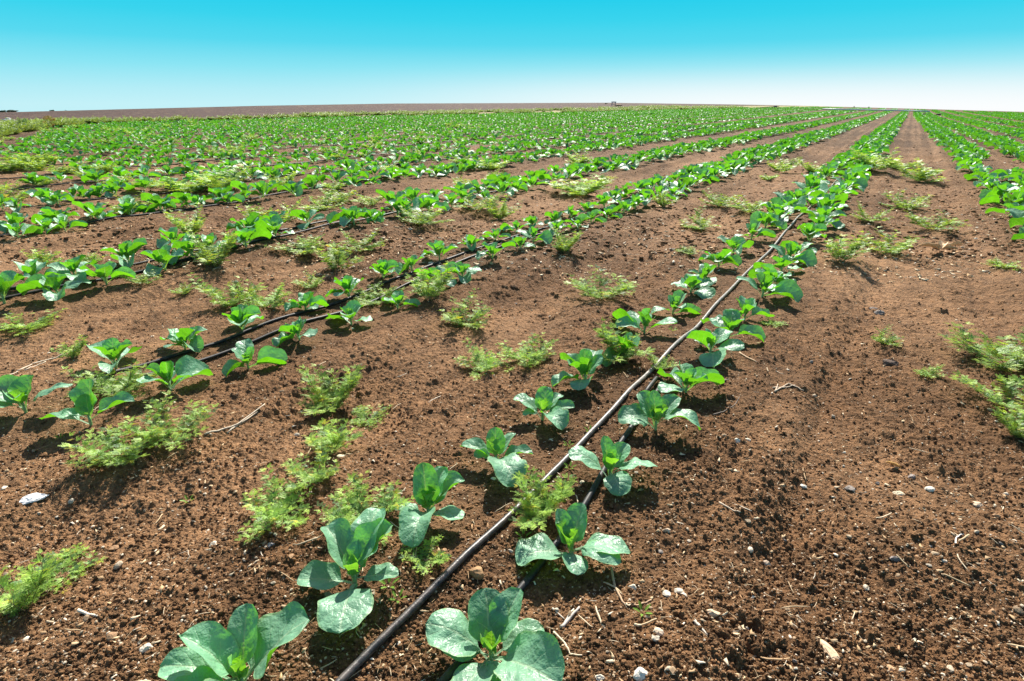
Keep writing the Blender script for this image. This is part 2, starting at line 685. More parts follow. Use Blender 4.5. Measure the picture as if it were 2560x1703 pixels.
def build_ground():
    rs = [0.22]
    while rs[-1] < 11:
        rs.append(rs[-1] + max(0.0019, 0.0021 * rs[-1]))
    while rs[-1] < 40:
        rs.append(rs[-1] * 1.006)
    while rs[-1] < 700:
        rs.append(rs[-1] * 1.02)
    rs = np.array(rs)
    az_in = np.arange(-SECT, SECT + 1e-6, RES_A)
    az_out = np.linspace(SECT, 2 * np.pi - SECT, 140)[1:-1]
    az = np.concatenate([az_in, az_out])
    na, nr = len(az), len(rs)
    Rr, Az = np.meshgrid(rs, az, indexing='ij')
    x, y = (Rr * np.sin(Az)).ravel(), (Rr * np.cos(Az)).ravel()
    dr = np.gradient(rs)
    step = np.maximum(np.repeat(dr, na), Rr.ravel() * RES_A)
    outer = np.tile(np.concatenate([np.zeros(len(az_in)), np.ones(len(az_out))]), nr) > .5
    step = np.where(outer, np.maximum(step, .2 * Rr.ravel()), step)
    z = ground(x, y, step)
    # colours of the zones
    u, v = uv_of(x, y)
    d = np.hypot(x, y)
    big = vnoise(x, y, 2.3, 61) + .7 * vnoise(x, y, .6, 62) + .5 * vnoise(u * 2.2, v * .8, .5, 63)
    dist = np.min(np.abs(u[:, None] - BED_NEAR), axis=1)
    dry = np.clip(.36 + 1.1 * big + .25 * smooth(.35, .9, dist), 0, 1)[:, None]
    moist = np.exp(-(dist / .24) ** 2)[:, None] * (1 - smooth(30, 60, d))[:, None]
    soil = np.array([.155, .081, .037]) * (1 - dry) + np.array([.285, .158, .078]) * dry
    soil = soil * (1 - .25 * moist)
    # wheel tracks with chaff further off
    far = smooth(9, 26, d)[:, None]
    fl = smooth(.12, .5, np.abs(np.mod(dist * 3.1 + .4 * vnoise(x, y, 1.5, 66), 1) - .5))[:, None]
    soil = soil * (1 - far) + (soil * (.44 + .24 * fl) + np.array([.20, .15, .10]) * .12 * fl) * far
    edge = edge_u(v) - .2 + .8 * vnoise(x, y, 5, 71)
    e_out = edge - u
    # left end of the field: earth and weeds
    vend = np.interp(-u, [9.0, 12.0, 23.0, 27.6, 34.0, 38.7], [-6, -2, 6.2, 8.3, 11.8, 15.5]) + vnoise(x, y, 3, 72) * 1.6
    outf = smooth(0, 1.4, edge - u) + smooth(0, 1.5, vend - v) * smooth(9, 12, -u)
    outf = np.clip(outf, 0, 1)[:, None]
    n5 = (vnoise(x, y, 4, 73) + .7 * vnoise(x, y, 1.1, 74))
    verge = np.where((n5 > -.22)[:, None], np.array([.20, .23, .055]), np.array([.27, .19, .12]))
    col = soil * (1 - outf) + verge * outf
    # dirt track and ploughed land beyond
    tr = smooth(0, .8, e_out - 2.6 + vnoise(x, y, 6, 75)) * (1 - smooth(0, 1.5, e_out - 7.5))
    trc = np.where((np.abs(np.mod(e_out, 2.6) - 1.3) < .55)[:, None], np.array([.24, .23, .07]), np.array([.36, .25, .18]))
    trf = (tr * .85)[:, None]
    col = col * (1 - trf) + trc * trf
    pl = smooth(0, 2.0, e_out - np.interp(v, [20, 40], [5.0, 8.5]) + 2 * vnoise(x, y, 9, 76))[:, None]
    band = .5 + .5 * np.sin(e_out * 2.6 + 2 * vnoise(x, y, 3, 77))
    plc = np.array([.066, .034, .026]) * (.75 + .45 * band[:, None]) + (vnoise(x, y, .7, 78) > .36)[:, None] * np.array([.07, .055, .025])
    col = col * (1 - pl) + plc * pl
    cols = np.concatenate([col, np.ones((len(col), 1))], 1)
    i, j = np.meshgrid(np.arange(nr - 1), np.arange(na), indexing='ij')
    j2 = (j + 1) % na
    f = np.stack([i * na + j, (i + 1) * na + j, (i + 1) * na + j2, i * na + j2], -1).reshape(-1, 4)
    f = f[:, ::-1]
    # close the hole under the camera
    vz = np.stack([x, y, z], 1)
    vz = np.concatenate([vz, [[0, 0, 0]]])
    cols = np.concatenate([cols, [[.25, .13, .07, 1]]])
    c = len(vz) - 1
    jj = np.arange(na)
    cap = np.stack([np.full(na, c), jj, (jj + 1) % na], -1)[:, ::-1]
    me = bpy.data.meshes.new('ground')
    me.vertices.add(len(vz))
    me.vertices.foreach_set('co', vz.astype(np.float32).ravel())
    loops = np.concatenate([f.ravel(), cap.ravel()]).astype(np.int32)
    me.loops.add(len(loops))
    me.loops.foreach_set('vertex_index', loops)
    me.polygons.add(len(f) + len(cap))
    me.polygons.foreach_set('loop_start', np.concatenate([np.arange(len(f)) * 4, len(f) * 4 + np.arange(len(cap)) * 3]).astype(np.int32))
    me.polygons.foreach_set('use_smooth', np.ones(len(f) + len(cap), bool))
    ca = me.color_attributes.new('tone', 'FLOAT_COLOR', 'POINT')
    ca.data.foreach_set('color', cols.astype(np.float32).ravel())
    me.update(calc_edges=True)
    me.materials.append(M_SOIL)
    o = link('ground', me)
    o['kind'] = 'structure'
    print('ground verts', len(vz))
    return o


build_ground()

# ------------------------------------------------------------------ cabbages


def leaf_grid(L, Wd, e0, bend, az, cup, wave, seed, nv=15, ns=8, pet=.24, z0=.02, twist=0.0, side=0.0, r0=.006):
    g = np.random.default_rng(seed)
    e0, bend, az = R(min(e0 + 6, 86)), R(bend), R(az)
    t = np.linspace(0, 1, nv) ** .92
    th = e0 - bend * np.clip((t - .12) / .88, 0, 1) ** 1.25
    ds = np.diff(t, prepend=0) * L
    rr = r0 + np.cumsum(np.cos(th) * ds)
    zz = z0 + np.cumsum(np.sin(th) * ds)
    zz = np.maximum(zz, .004 + .012 * t)
    q = np.clip((t - pet) / (1 - pet), 0, 1)
    prof = (1 - np.abs(2 * q ** .88 - 1) ** 2.5) ** .52
    w = Wd * .5 * np.maximum(prof, np.where(q < .5, .085 - .02 * q, 0.0))
    s = np.linspace(-1, 1, ns + 1)
    T, S = np.meshgrid(t, s, indexing='ij')
    cas = g.uniform(-.35, .35)
    cup = cup * 1.6 + .16
    Wd = Wd * .92
    wl = w[:, None] * (1 + .035 * np.sin(T * 17 + g.uniform(0, 6) + (S > 0) * 2) + .02 * np.sin(T * 31 + g.uniform(0, 6) + (S > 0)))
    cupz = (cup + cas * S) * np.abs(S) ** 1.4 * wl
    ph = np.where(S > 0, g.uniform(0, 6), g.uniform(0, 6))
    fq = g.uniform(1.6, 3.4)
    wave = wave * 1.15
    wavz = wave * wl * S ** 2 * np.sin(T * 6.283 * fq + ph)
    bull = Wd * (.035 * vnoise(T * 9 + seed, S * 4, 1.0, seed) + .045 * vnoise(T * 4 + seed, S * 2.2, 1.0, seed + 3)) * np.clip(q[:, None] * 4, 0, 1)
    tw = twist * q[:, None]
    la = S * wl * np.cos(np.clip(cup, -1, 1) * .5)
    nn = cupz + wavz + bull
    lb = la * np.cos(tw) - nn * np.sin(tw)
    nb = la * np.sin(tw) + nn * np.cos(tw)
    lb = lb + side * L * q[:, None] ** 2
    out_r = rr[:, None] - np.sin(th)[:, None] * nb
    z = zz[:, None] + np.cos(th)[:, None] * nb
    z = np.maximum(z, .003)
    x = np.sin(az) * out_r + np.cos(az) * lb
    y = np.cos(az) * out_r - np.sin(az) * lb
    v = np.stack([x, y, z], -1).reshape(-1, 3)
    n = ns + 1
    i, j = np.meshgrid(np.arange(nv - 1), np.arange(ns), indexing='ij')
    f = np.stack([i * n + j, i * n + j + 1, (i + 1) * n + j + 1, (i + 1) * n + j], -1).reshape(-1, 4)
    uv = np.stack([(S * .5 + .5), T], -1).reshape(-1, 2)
    return v, f, uv


# each leaf: length, width, rise, bend, azimuth (0 away from the road side, clockwise), cup, wave, twist, heart leaf?
NEAR_PLANTS = {
    'AL0': [(.19, .10, 52, 45, 285, .35, .10, -.3, 0), (.20, .09, 30, 50, 272, .1, .1, .3, 0), (.17, .085, 48, 20, 352, .2, .06, 0, 0),
            (.21, .165, 42, 28, 68, .12, .12, .35, 0), (.12, .07, 20, 20, 30, .2, .1, 0, 0), (.08, .05, 78, 20, 180, .5, .25, 0, 1),
            (.06, .035, 82, 10, 20, .6, .2, 0, 1), (.18, .12, 28, 55, 175, .1, .1, 0, 0), (.15, .09, 20, 45, 225, .1, .1, 0, 0)],
    'AL1': [(.185, .085, 55, 62, 318, .45, .2, -.2, 0), (.145, .085, 18, 30, 262, .12, .05, -.25, 0), (.185, .135, 22, 48, 176, -.1, .08, 0, 0),
            (.17, .085, 50, 38, 45, .5, .2, .2, 0), (.20, .10, 52, 58, 15, .2, .12, 0, 0), (.12, .07, 14, 22, 96, .1, .06, .1, 0),
            (.08, .05, 70, 20, 200, .5, .25, 0, 1), (.065, .035, 82, 5, 340, .5, .1, 0, 1)],
    'AL2': [(.13, .05, 35, 75, 272, .1, .15, .2, 0), (.165, .085, 76, 30, 345, .4, .15, 0, 0), (.15, .085, 60, 40, 28, .2, .1, 0, 0),
            (.15, .08, 50, 55, 62, .35, .15, .3, 0), (.18, .10, 36, 95, 188, .3, .14, 0, 0), (.125, .08, 16, 30, 118, 0, .08, 0, 0),
            (.08, .05, 74, 20, 100, .5, .25, 0, 1), (.07, .04, 80, 10, 250, .5, .2, 0, 1)],
    'AL3': [(.15, .07, 48, 80, 288, .2, .12, .3, 0), (.125, .07, 70, 20, 356, .3, .08, 0, 0), (.12, .06, 52, 40, 48, .2, .1, .3, 0),
            (.135, .06, 30, 45, 98, .25, .1, .2, 0), (.19, .125, 34, 100, 158, .1, .12, 0, 0), (.08, .045, 24, 30, 250, .2, .1, 0, 0),
            (.07, .045, 72, 20, 280, .5, .2, 0, 1)],
    'AR0': [(.195, .115, 48, 68, 284, -.15, .1, .55, 0), (.165, .105, 54, 28, 352, .12, .06, 0, 0), (.175, .085, 48, 30, 33, .3, .16, .1, 0),
            (.145, .09, 24, 30, 68, .1, .08, 0, 0), (.215, .145, 30, 42, 128, .15, .1, -.25, 0), (.16, .095, 24, 50, 206, 0, .06, 0, 0),
            (.12, .055, 6, 10, 278, -.2, .15, 0, 0), (.085, .04, 14, 30, 168, .1, .1, 0, 0), (.085, .055, 66, 20, 172, .5, .25, 0, 1),
            (.06, .04, 80, 5, 10, .5, .2, 0, 1)],
    'AR1': [(.17, .125, 30, 75, 256, .1, .08, -.1, 0), (.135, .06, 62, 20, 328, .2, .06, 0, 0), (.145, .075, 58, 25, 24, .25, .08, .3, 0),
            (.10, .055, 72, 40, 300, .4, .2, 0, 1), (.165, .07, 42, 85, 122, -.2, .1, .3, 0), (.17, .085, 30, 62, 104, 0, .1, .2, 0),
            (.10, .07, 14, 40, 176, 0, .05, 0, 0), (.065, .04, 78, 10, 80, .5, .2, 0, 1)],
    'AR2': [(.165, .09, 46, 62, 290, -.1, .08, .35, 0), (.135, .06, 70, 20, 340, .3, .12, 0, 0), (.12, .065, 50, 30, 48, .2, .1, 0, 0),
            (.17, .08, 42, 76, 98, -.15, .1, .3, 0), (.125, .085, 26, 85, 172, 0, .05, 0, 0), (.08, .05, 66, 20, 150, .5, .2, 0, 1),
            (.065, .04, 80, 10, 30, .5, .2, 0, 1)],
    'AR3': [(.155, .105, 38, 80, 272, .1, .08, -.1, 0), (.145, .075, 60, 40, 325, .1, .12, .2, 0), (.135, .06, 70, 20, 352, .2, .08, 0, 0),
            (.14, .075, 48, 35, 58, .2, .08, 0, 0), (.19, .10, 46, 112, 118, .1, .12, .35, 0), (.08, .05, 66, 20, 110, .5, .2, 0, 1),
            (.07, .045, 76, 20, 220, .5, .2, 0, 1)],
    'AL4': [(.15, .085, 48, 65, 300, 0, .08, .3, 0), (.125, .075, 62, 25, 15, .2, .08, 0, 0), (.125, .055, 52, 60, 55, .2, .1, .3, 0),
            (.135, .055, 32, 40, 98, .25, .06, .2, 0), (.155, .10, 30, 80, 152, .25, .1, 0, 0), (.08, .05, 20, 60, 262, 0, .05, 0, 0),
            (.07, .045, 74, 20, 200, .5, .2, 0, 1)],
    'BL0': [(.165, .095, 30, 55, 258, .1, .12, -.2, 0), (.12, .06, 50, 30, 318, .3, .1, 0, 0), (.155, .08, 68, 15, 2, .35, .2, .2, 0),
            (.175, .075, 26, 35, 72, .3, .15, .3, 0), (.09, .06, 72, 10, 350, .4, .1, 0, 1), (.08, .045, 30, 30, 240, .2, .1, 0, 0)],
    'BU0': [(.17, .11, 50, 60, 290, .3, .1, .2, 0), (.14, .09, 62, 20, 15, .4, .15, 0, 0), (.21, .09, 40, 55, 72, -.15, .1, .35, 0),
            (.14, .085, 26, 60, 240, .1, .1, 0, 0), (.12, .07, 50, 40, 150, .4, .15, 0, 0), (.08, .05, 70, 20, 190, .5, .2, 0, 1)],
}


def random_plant(seed):
    g = np.random.default_rng(seed)
    L = []
    n = int(g.integers(6, 9))
    a0 = g.uniform(0, 360)
    for i in range(n):
        a = a0 + i * 137.5 + g.uniform(-22, 22)
        k = i / (n - 1)                       # outer to inner
        ln = (.185 - .085 * k) * g.uniform(.85, 1.12)
        wd = ln * g.uniform(.46, .68)
        e = 26 + 44 * k + g.uniform(-10, 12)
        b = (78 - 50 * k) * g.uniform(.55, 1.25)
        L.append((ln, wd, e, b, a, g.uniform(-.1, .65), g.uniform(.05, .17), g.uniform(-.4, .4), 0))
    for i in range(2):
        L.append((g.uniform(.05, .075), g.uniform(.03, .042), g.uniform(66, 84), 18, g.uniform(0, 360), .5, .22, 0, 1))
    return L


def plant_meshes(leaves, seed, nv=15, ns=8, name='leaf'):
    res = []
    for i, (ln, wd, e, b, a, cup, wv, tw, heart) in enumerate(leaves):
        z0 = .012 + .034 * i / len(leaves)
        v, f, uv = leaf_grid(ln, wd, e, b, a, cup, wv, seed * 31 + i, nv, ns, .24 if not heart else .12, z0, tw)
        res.append((v, f, uv, heart))
    return res


def stem_mesh(seed):
    p = np.array([[0, 0, -.015], [.001, 0, .01], [.001, .001, .03], [0, .001, .05]])
    v, f, uv = tube(p, [.0065, .0055, .0055, .0035], 8)
    b = MB()
    b.add(v, f, uv)
    return b.mesh('stem', M_STEM)


STEM = stem_mesh(0)
VAR_PARTS = []     # (list of leaf meshes)
N_VAR = 9
VAR_LEAVES = [random_plant(100 + i) for i in range(N_VAR)]
for i, lv in enumerate(VAR_LEAVES):
    VAR_PARTS.append([mesh_np('leaf', v, f, M_HEART if h else M_LEAF, uv) for v, f, uv, h in plant_meshes(lv, 500 + i)])


def joined(lv, seed, nv, ns):
    b = MB()
    for v, f, uv, h in plant_meshes(lv, seed, nv, ns):
        b.add(v, f, uv)
    return b


VAR_SINGLE = [joined(lv, 500 + i, 9, 5).mesh('cabbage_plant', M_LEAF) for i, lv in enumerate(VAR_LEAVES)]

# base points measured on the photograph, near end first
NEAR = {
    'AL': [(606, 1712), (888, 1462), (1070, 1287), (1240, 1152), (1356, 1039), (1463, 958), (1557, 893), (1611, 832), (1683, 773), (1727, 728), (1760, 697), (1797, 666), (1833, 635), (1879, 597), (1912, 573), (1941, 562)],
    'AR': [(1227, 1628), (1428, 1372), (1523, 1193), (1637, 1082), (1713, 988), (1773, 901), (1820, 850), (1861, 799), (1904, 748), (1926, 715), (1952, 682), (1970, 653), (1992, 639), (2021, 606), (2047, 584)],
    'BU': [(66, 1035), (292, 927), (463, 872), (606, 825), (763, 770), (872, 734), (958, 695), (1030, 677), (1099, 651), (1176, 626), (1239, 605), (1292, 585), (1330, 569), (1387, 559), (1427, 545), (1463, 527)],
    'BL': [(228, 1064), (425, 971), (617, 901), (748, 843), (877, 799), (994, 760), (1088, 716), (1157, 702), (1232, 659), (1301, 633), (1333, 615), (1391, 587), (1445, 579), (1477, 565), (1517, 547)],
    'CL': [(15, 770), (150, 752), (270, 719), (416, 682), (485, 653), (617, 624), (690, 600)],
    'CU': [(91, 726), (193, 704), (325, 666), (438, 624), (529, 639), (628, 595), (690, 578), (770, 566), (872, 565), (926, 561), (994, 545)],
    'DL': [(47, 598), (117, 580), (164, 577), (248, 555), (325, 540), (412, 526), (493, 518), (573, 507)],
    'EL': [(47, 529), (146, 515), (185, 498), (255, 492), (300, 478)],
}
plants = []   # dict(line, index, x, y, scale, key)
HALF = .20


def add_plant(line, idx, x, y, sc, key=None):
    plants.append(dict(line=line, idx=idx, x=x, y=y, s=sc, key=key, rot=random.uniform(0, 6.283)))


for line, pts in NEAR.items():
    lastv = None
    for i, p in enumerate(pts):
        x, y = ray(*p)
        key = line + str(i)
        u, v = uv_of(x, y)
        sc = random.uniform(1.0, 1.2)
        if line[0] == 'B':
            sc = random.uniform(.82, 1.0)
        if line[0] == 'A':
            sc = random.uniform(.88, 1.04) + .2 * float(smooth(2.6, 6, v))
        if line[0] == 'C':
            sc = random.uniform(1.1, 1.35)
        add_plant(line, i, x, y, sc, key if key in NEAR_PLANTS else None)
        lastv = v
    NEAR[line] = (len(pts), lastv)

RIGHT_START = {'R1': 4.8}
FAR_END = 118.0
for bed in BEDS:
    for side, sg in (('L', 1), ('U', -1)) if bed not in 'A' else (('L', -1), ('R', 1)):
        line = bed + side
        i0, v = NEAR[line] if line in NEAR else (0, None)
        if v is None:
            if bed in LEFT:
                uu = -BEDS[bed][0]
                v = float(np.interp(uu, [9.0, 11.0, 12.5, 15, 23.0, 27.6, 34.0, 38.7], [2.6, 3.2, 3.9, 3.0, 6.9, 8.9, 12.3, 16.3])) + random.uniform(0, .6)
            elif bed in RIGHT:
                v = 2.5
            else:
                v = 1.6
        i = i0
        gap = 0
        while v < FAR_END:
            v += .365 * random.uniform(.86, 1.14)
            if gap:
                gap -= 1
                continue
            if random.random() < .03:
                continue
            if bed == 'R1' and side == 'L' and 12.0 < v < 15.5:
                continue
            hw = HALF * (1 - .1 * smooth(5, 20, v))
            u = bed_u(bed, v) + sg * hw + random.gauss(0, .028)
            x, y = xy_of(u, v)
            d = math.hypot(x, y)
            if u < edge_u(v) + .3:
                continue
            if d > 135 or y < .3:
                continue
            z = float(macro(np.array([x]), np.array([y]))[0])
            px, py, f = project(x, y, z)
            if not (-160 < px < W + 160):
                continue
            sc = random.uniform(1.15, 1.5) + (.10 * float(smooth(6, 16, v)) if bed not in LEFT else -.12)
            if random.random() < .06:
                sc *= .62
            add_plant(line, i, x, y, sc)
            i += 1

zs = gz(np.array([p['x'] for p in plants]), np.array([p['y'] for p in plants]))
for p, z in zip(plants, zs):
    p['z'] = float(z)
    p['px'], p['py'], p['f'] = project(p['x'], p['y'], p['z'])
    p['in'] = -40 < p['px'] < W + 40 and p['py'] < H + 60
plants.sort(key=lambda p: (not p['in'], p['f']))
N_IND, N_PARTS = 296, 120
print('plants', len(plants))

BEDNAME = {'A': 'the bed with the pale grey hose', 'B': 'the bed with two black hoses', 'C': 'the third bed from the front left',
           'D': 'the fourth bed from the front left', 'E': 'the fifth bed from the front left'}
ORD = ['first', 'second', 'third', 'fourth', 'fifth', 'sixth', 'seventh', 'eighth', 'ninth', 'tenth', 'eleventh', 'twelfth', 'thirteenth', 'fourteenth',
       'fifteenth', 'sixteenth', 'seventeenth', 'eighteenth']
SIDE = {'AL': 'left line beside the pale hose', 'AR': 'right line beside the pale hose',
        'BL': 'near line by the two black hoses', 'BU': 'far line by the two black hoses',
        'CL': 'near line of the third bed', 'CU': 'far line of the third bed',
        'DL': 'near line of the fourth bed', 'EL': 'near line of the fifth bed'}
HAND = {
    'AL0': 'cabbage plant with wide pale leaves cut off by the bottom edge of the photo',
    'AL1': 'cabbage plant with one broad leaf hanging forward onto the thick pale hose',
    'AL2': 'cabbage plant with tall crinkled dark leaves beside a feathery weed, left of the hose',
    'AL3': 'cabbage plant whose large front leaf droops onto the feathery weed across the hose',
    'AL4': 'cabbage plant alone left of the pale hose with a pointed leaf towards the hose',
    'AR0': 'cabbage plant straddling the black hose at the bottom, one low leaf eaten through',
    'AR1': 'cabbage plant astride the black hose with a round left leaf, beside loose white stones',
    'AR2': 'cabbage plant spreading over the black hose, its left leaf reaching the pale hose',
    'AR3': 'cabbage plant just in front of the folded hose end, long leaf drooping right',
    'AR4': 'cabbage plant beside the folded black hose end with a bright backlit leaf',
    'BL0': 'ragged dark blue-green cabbage plant beside the folded loop of black hose',
    'BU0': 'cabbage plant at the left edge just left of the folded hose loop',
    'BU2': 'large cabbage plant with a leaf drooping left, standing on the upper black hose',
    'BU1': 'pale cabbage plant with a broad front leaf touching the upper black hose',
    'BL1': 'bright small cabbage plant just below the lower black hose, next to the lying weed',
}


def plant_label(p):
    k = p['line'] + str(p['idx'])
    if k in HAND:
        return HAND[k], None
    if p['line'] in SIDE and p['idx'] < len(ORD):
        return 'cabbage plant, %s from the near end, %s' % (ORD[p['idx']], SIDE[p['line']]), None
    bed = p['line'][:-1]
    far = 'dense far stretch' if p['f'] > 6 else 'stretch beyond the counted plants'
    if bed in ('A', 'B', 'C', 'D', 'E'):
        return 'leafy cabbage plant in the %s of %s' % ('dense middle stretch', BEDNAME[bed].replace('the bed', 'the bed')), 'cabbages of %s' % BEDNAME[bed]
    if bed in RIGHT:
        nm = {'R1': 'first', 'R2': 'second', 'R3': 'third'}.get(bed, 'outer')
        return 'leafy cabbage plant in the %s bed right of the bare strip' % nm, 'cabbages of the %s right bed' % nm
    return 'blue-green cabbage plant among weeds in the crowded beds at the far left', 'cabbages of the far left beds'


def make_cabbage(p, i):
    root = bpy.data.objects.new('cabbage_plant', None)
    COL.objects.link(root)
    root.empty_display_size = .05
    root.location = (p['x'], p['y'], p['z'] - .004)
    if p['key']:
        leaves = []
        for li, (v, f, uv, h) in enumerate(plant_meshes(NEAR_PLANTS[p['key']], 900 + i, 22, 12)):
            if p['key'] == 'AR0' and li == 6:      # the leaf that caterpillars have eaten through
                cu = uv[f].mean(1)
                eaten = ((cu[:, 0] - .5) / .22) ** 2 + ((cu[:, 1] - .62) / .14) ** 2 < 1 + .6 * np.sin(cu[:, 1] * 40)
                f = f[~eaten]
            leaves.append(mesh_np('leaf', v, f, M_HEART if h else M_LEAF, uv))
        s = {'AL0': .86, 'AR0': .9, 'AL1': .94, 'BL0': .95, 'BU0': .95}.get(p['key'], .96)
    else:
        leaves = VAR_PARTS[i % N_VAR]
        root.rotation_euler = (random.uniform(-.08, .08), random.uniform(-.08, .08), p['rot'])
        s = p['s']
    root.scale = (s, s, s * random.uniform(.95, 1.12))
    link('stem', STEM, root)
    for me in leaves:
        link('leaf', me, root)
    return root


far_plants = plants[N_IND:]
for i, p in enumerate(plants[:N_IND]):
    if i < N_PARTS or p['key']:
        o = make_cabbage(p, i)
    else:
        o = link('cabbage_plant', VAR_SINGLE[i % N_VAR], None, (p['x'], p['y'], p['z'] - .004), (random.uniform(-.08, .08), random.uniform(-.08, .08), p['rot']),
                 (p['s'], p['s'], p['s'] * random.uniform(.95, 1.12)))
    lab, grp = plant_label(p)
    tag(o, lab, 'cabbage', grp or 'young cabbages in the near beds')


def merge_plants(lst, variants):
    vs, fs, us = [], [], []
    n = 0
    for i, p in enumerate(lst):
        v, f, uv = variants[i % len(variants)]
        c, s = math.cos(p['rot']), math.sin(p['rot'])
        k = p['s']
        q = np.stack([(v[:, 0] * c - v[:, 1] * s) * k + p['x'], (v[:, 0] * s + v[:, 1] * c) * k + p['y'], v[:, 2] * k * 1.05 + p['z']], 1)
        vs.append(q.astype(np.float32))
        fs.append(f + n)
        us.append(uv)
        n += len(v)
    return np.concatenate(vs), np.concatenate(fs), np.concatenate(us)


def lowvar(nv, ns):
    r = []
    for i, lv in enumerate(VAR_LEAVES):
        b = joined([l for l in lv if not l[8]], 500 + i, nv, ns)
        v, f, u, c = b.data()
        r.append((v, f, u))
    return r


mid = [p for p in far_plants if p['f'] < 26]
fr = [p for p in far_plants if p['f'] >= 26]
b = MB()
for lst, vr in ((mid, lowvar(6, 3)), (fr, lowvar(4, 2))):
    v, f, u = merge_plants(lst, vr)
    b.add(v, f, u)
o = link('cabbage_rows', b.mesh('cabbage_rows', M_LEAFFAR))
tag(o, 'mass of distant cabbages filling the long rows out to the horizon', 'cabbage', None, 'stuff')

# ------------------------------------------------------------------ feathery weeds


def weed_builder(seed, stems, length, rise, low=False):
    """a low mimosa-like weed: spreading twigs with leaves divided into rows of tiny leaflets"""
    g = np.random.default_rng(seed)
    st = MB()
    lf_v, lf_c = [], []

    def leaflets(base, d, up, ln, n, col):
        # one pinna: n pairs of leaflets along d
        sd = np.cross(d, up)
        sd /= np.linalg.norm(sd) + 1e-9
        for k in range(n):
            t = (k + .6) / n
            c = base + d * ln * t + up * ln * (-.18 * t * t)
            sz = ln * (.30 if low else .30) * (1 - .45 * t) * g.uniform(.85, 1.15)
            wd = sz * (.62 if low else .5)
            for sgn in (-1, 1):
                a = sd * sgn + d * .35 + up * g.uniform(-.05, .35)
                a /= np.linalg.norm(a)
                b2 = np.cross(a, up)
                b2 /= np.linalg.norm(b2) + 1e-9
                lf_v.append([c, c + a * sz * .5 + b2 * wd * .5, c + a * sz, c + a * sz * .5 - b2 * wd * .5])
                lf_c.append(col * g.uniform(.85, 1.15))

    def twig(p, az, el, ln, rad, lvl):
        n = 7
        pts = [p]
        a, e = az, el
        for k in range(n):
            a += g.uniform(-.16, .16)
            e += g.uniform(-.10, .12) - .03
            e = max(e, .02 if pts[-1][2] > .03 else .15)
            pts.append(pts[-1] + np.array([math.sin(a) * math.cos(e), math.cos(a) * math.cos(e), math.sin(e)]) * ln / n)
        pts = np.array(pts)
        if not low or lvl == 0:
            v, f, uv = tube(pts, np.linspace(rad, rad * .35, n + 1), 5, False)
            st.add(v, f, uv)
        sgn = 1
        step = .015 if not low else .016
        tpos = .12 if lvl == 0 else .06
        tl = ln
        while tpos < 1.0:
            k = min(int(tpos * n), n - 1)
            q = pts[k] + (pts[k + 1] - pts[k]) * (tpos * n - k)
            dr = pts[k + 1] - pts[k]
            dr /= np.linalg.norm(dr)
            sgn = -sgn
            sdv = np.array([dr[1], -dr[0], 0]) * sgn
            sdv /= np.linalg.norm(sdv) + 1e-9
            d = dr * .55 + sdv + np.array([0, 0, g.uniform(.0, .5)])
            d /= np.linalg.norm(d)
            young = tpos ** 1.5
            yel = g.random()
            col = np.array([.27, .44, .12]) * (1 - young) + np.array([.44, .62, .09]) * young
            if yel > .965:
                col = np.array([.55, .52, .06])
            elif yel < .12:
                col = np.array([.13, .24, .09])
            pl = g.uniform(.018, .032) * (1.15 - .4 * tpos)
            if low:
                pl *= 1.25
            base = q + d * .006
            up = np.array([0, 0, 1.0]) + g.normal(0, .25, 3)
            up -= d * up.dot(d)
            up /= np.linalg.norm(up)
            for m in range(2):
                rr = (-1, 1)[m] * g.uniform(.3, .6)
                sdd = np.cross(d, up)
                dd = d * math.cos(rr) + sdd * math.sin(rr)
                leaflets(base, dd, up, pl, 8 if low else 10, col)
            tpos += step / tl * g.uniform(.8, 1.2)
        if lvl < 1 + (0 if low else 0):
            for m in range(int(g.integers(4, 7))):
                tt = g.uniform(.2, .9)
                k = min(int(tt * n), n - 1)
                q = pts[k] + (pts[k + 1] - pts[k]) * (tt * n - k)
                twig(q, a + g.choice([-1, 1]) * g.uniform(.5, 1.1), e + g.uniform(0, .4), ln * g.uniform(.35, .6), rad * .6, lvl + 1)

    for i in range(stems):
        twig(np.array([g.normal(0, .008), g.normal(0, .008), -.006]), i * 6.283 / stems + g.uniform(-.5, .5), rise + g.uniform(-.25, .35), length * g.uniform(.65, 1.1), .0016, 0)
    v = np.array(lf_v).reshape(-1, 3)
    v[:, 2] = np.maximum(v[:, 2], .002)
    m = len(lf_v)
    f = np.arange(m * 4).reshape(-1, 4)
    c = np.repeat(np.array(lf_c), 4, 0)
    c = np.concatenate([c, np.ones((len(c), 1))], 1)
    return (v, f, c), st


WEEDS = []
for i in range(7):
    (v, f, c), st = weed_builder(40 + i, (9, 11, 8, 10, 12, 7, 10)[i], .17, (.6, .45, .5, .8, .4, .95, .65)[i])
    span = np.percentile(np.hypot(v[:, 0], v[:, 1]), 96) * 2
    WEEDS.append((mesh_np('foliage', v, f, M_WEED, None, c, False), st.mesh('stem', M_WSTEM), span))
WEEDS_LOW = []
LOWDATA = []
for i in range(5):
    (v, f, c), st = weed_builder(70 + i, (11, 12, 10, 13, 12)[i], .16, (.7, .5, .8, .65, .55)[i], True)
    span = np.percentile(np.hypot(v[:, 0], v[:, 1]), 96) * 2
    WEEDS_LOW.append((mesh_np('feathery_weed', v, f, M_WEED, None, c, False), span))
    LOWDATA.append((v, f, c, span))

K = W / 2357.0
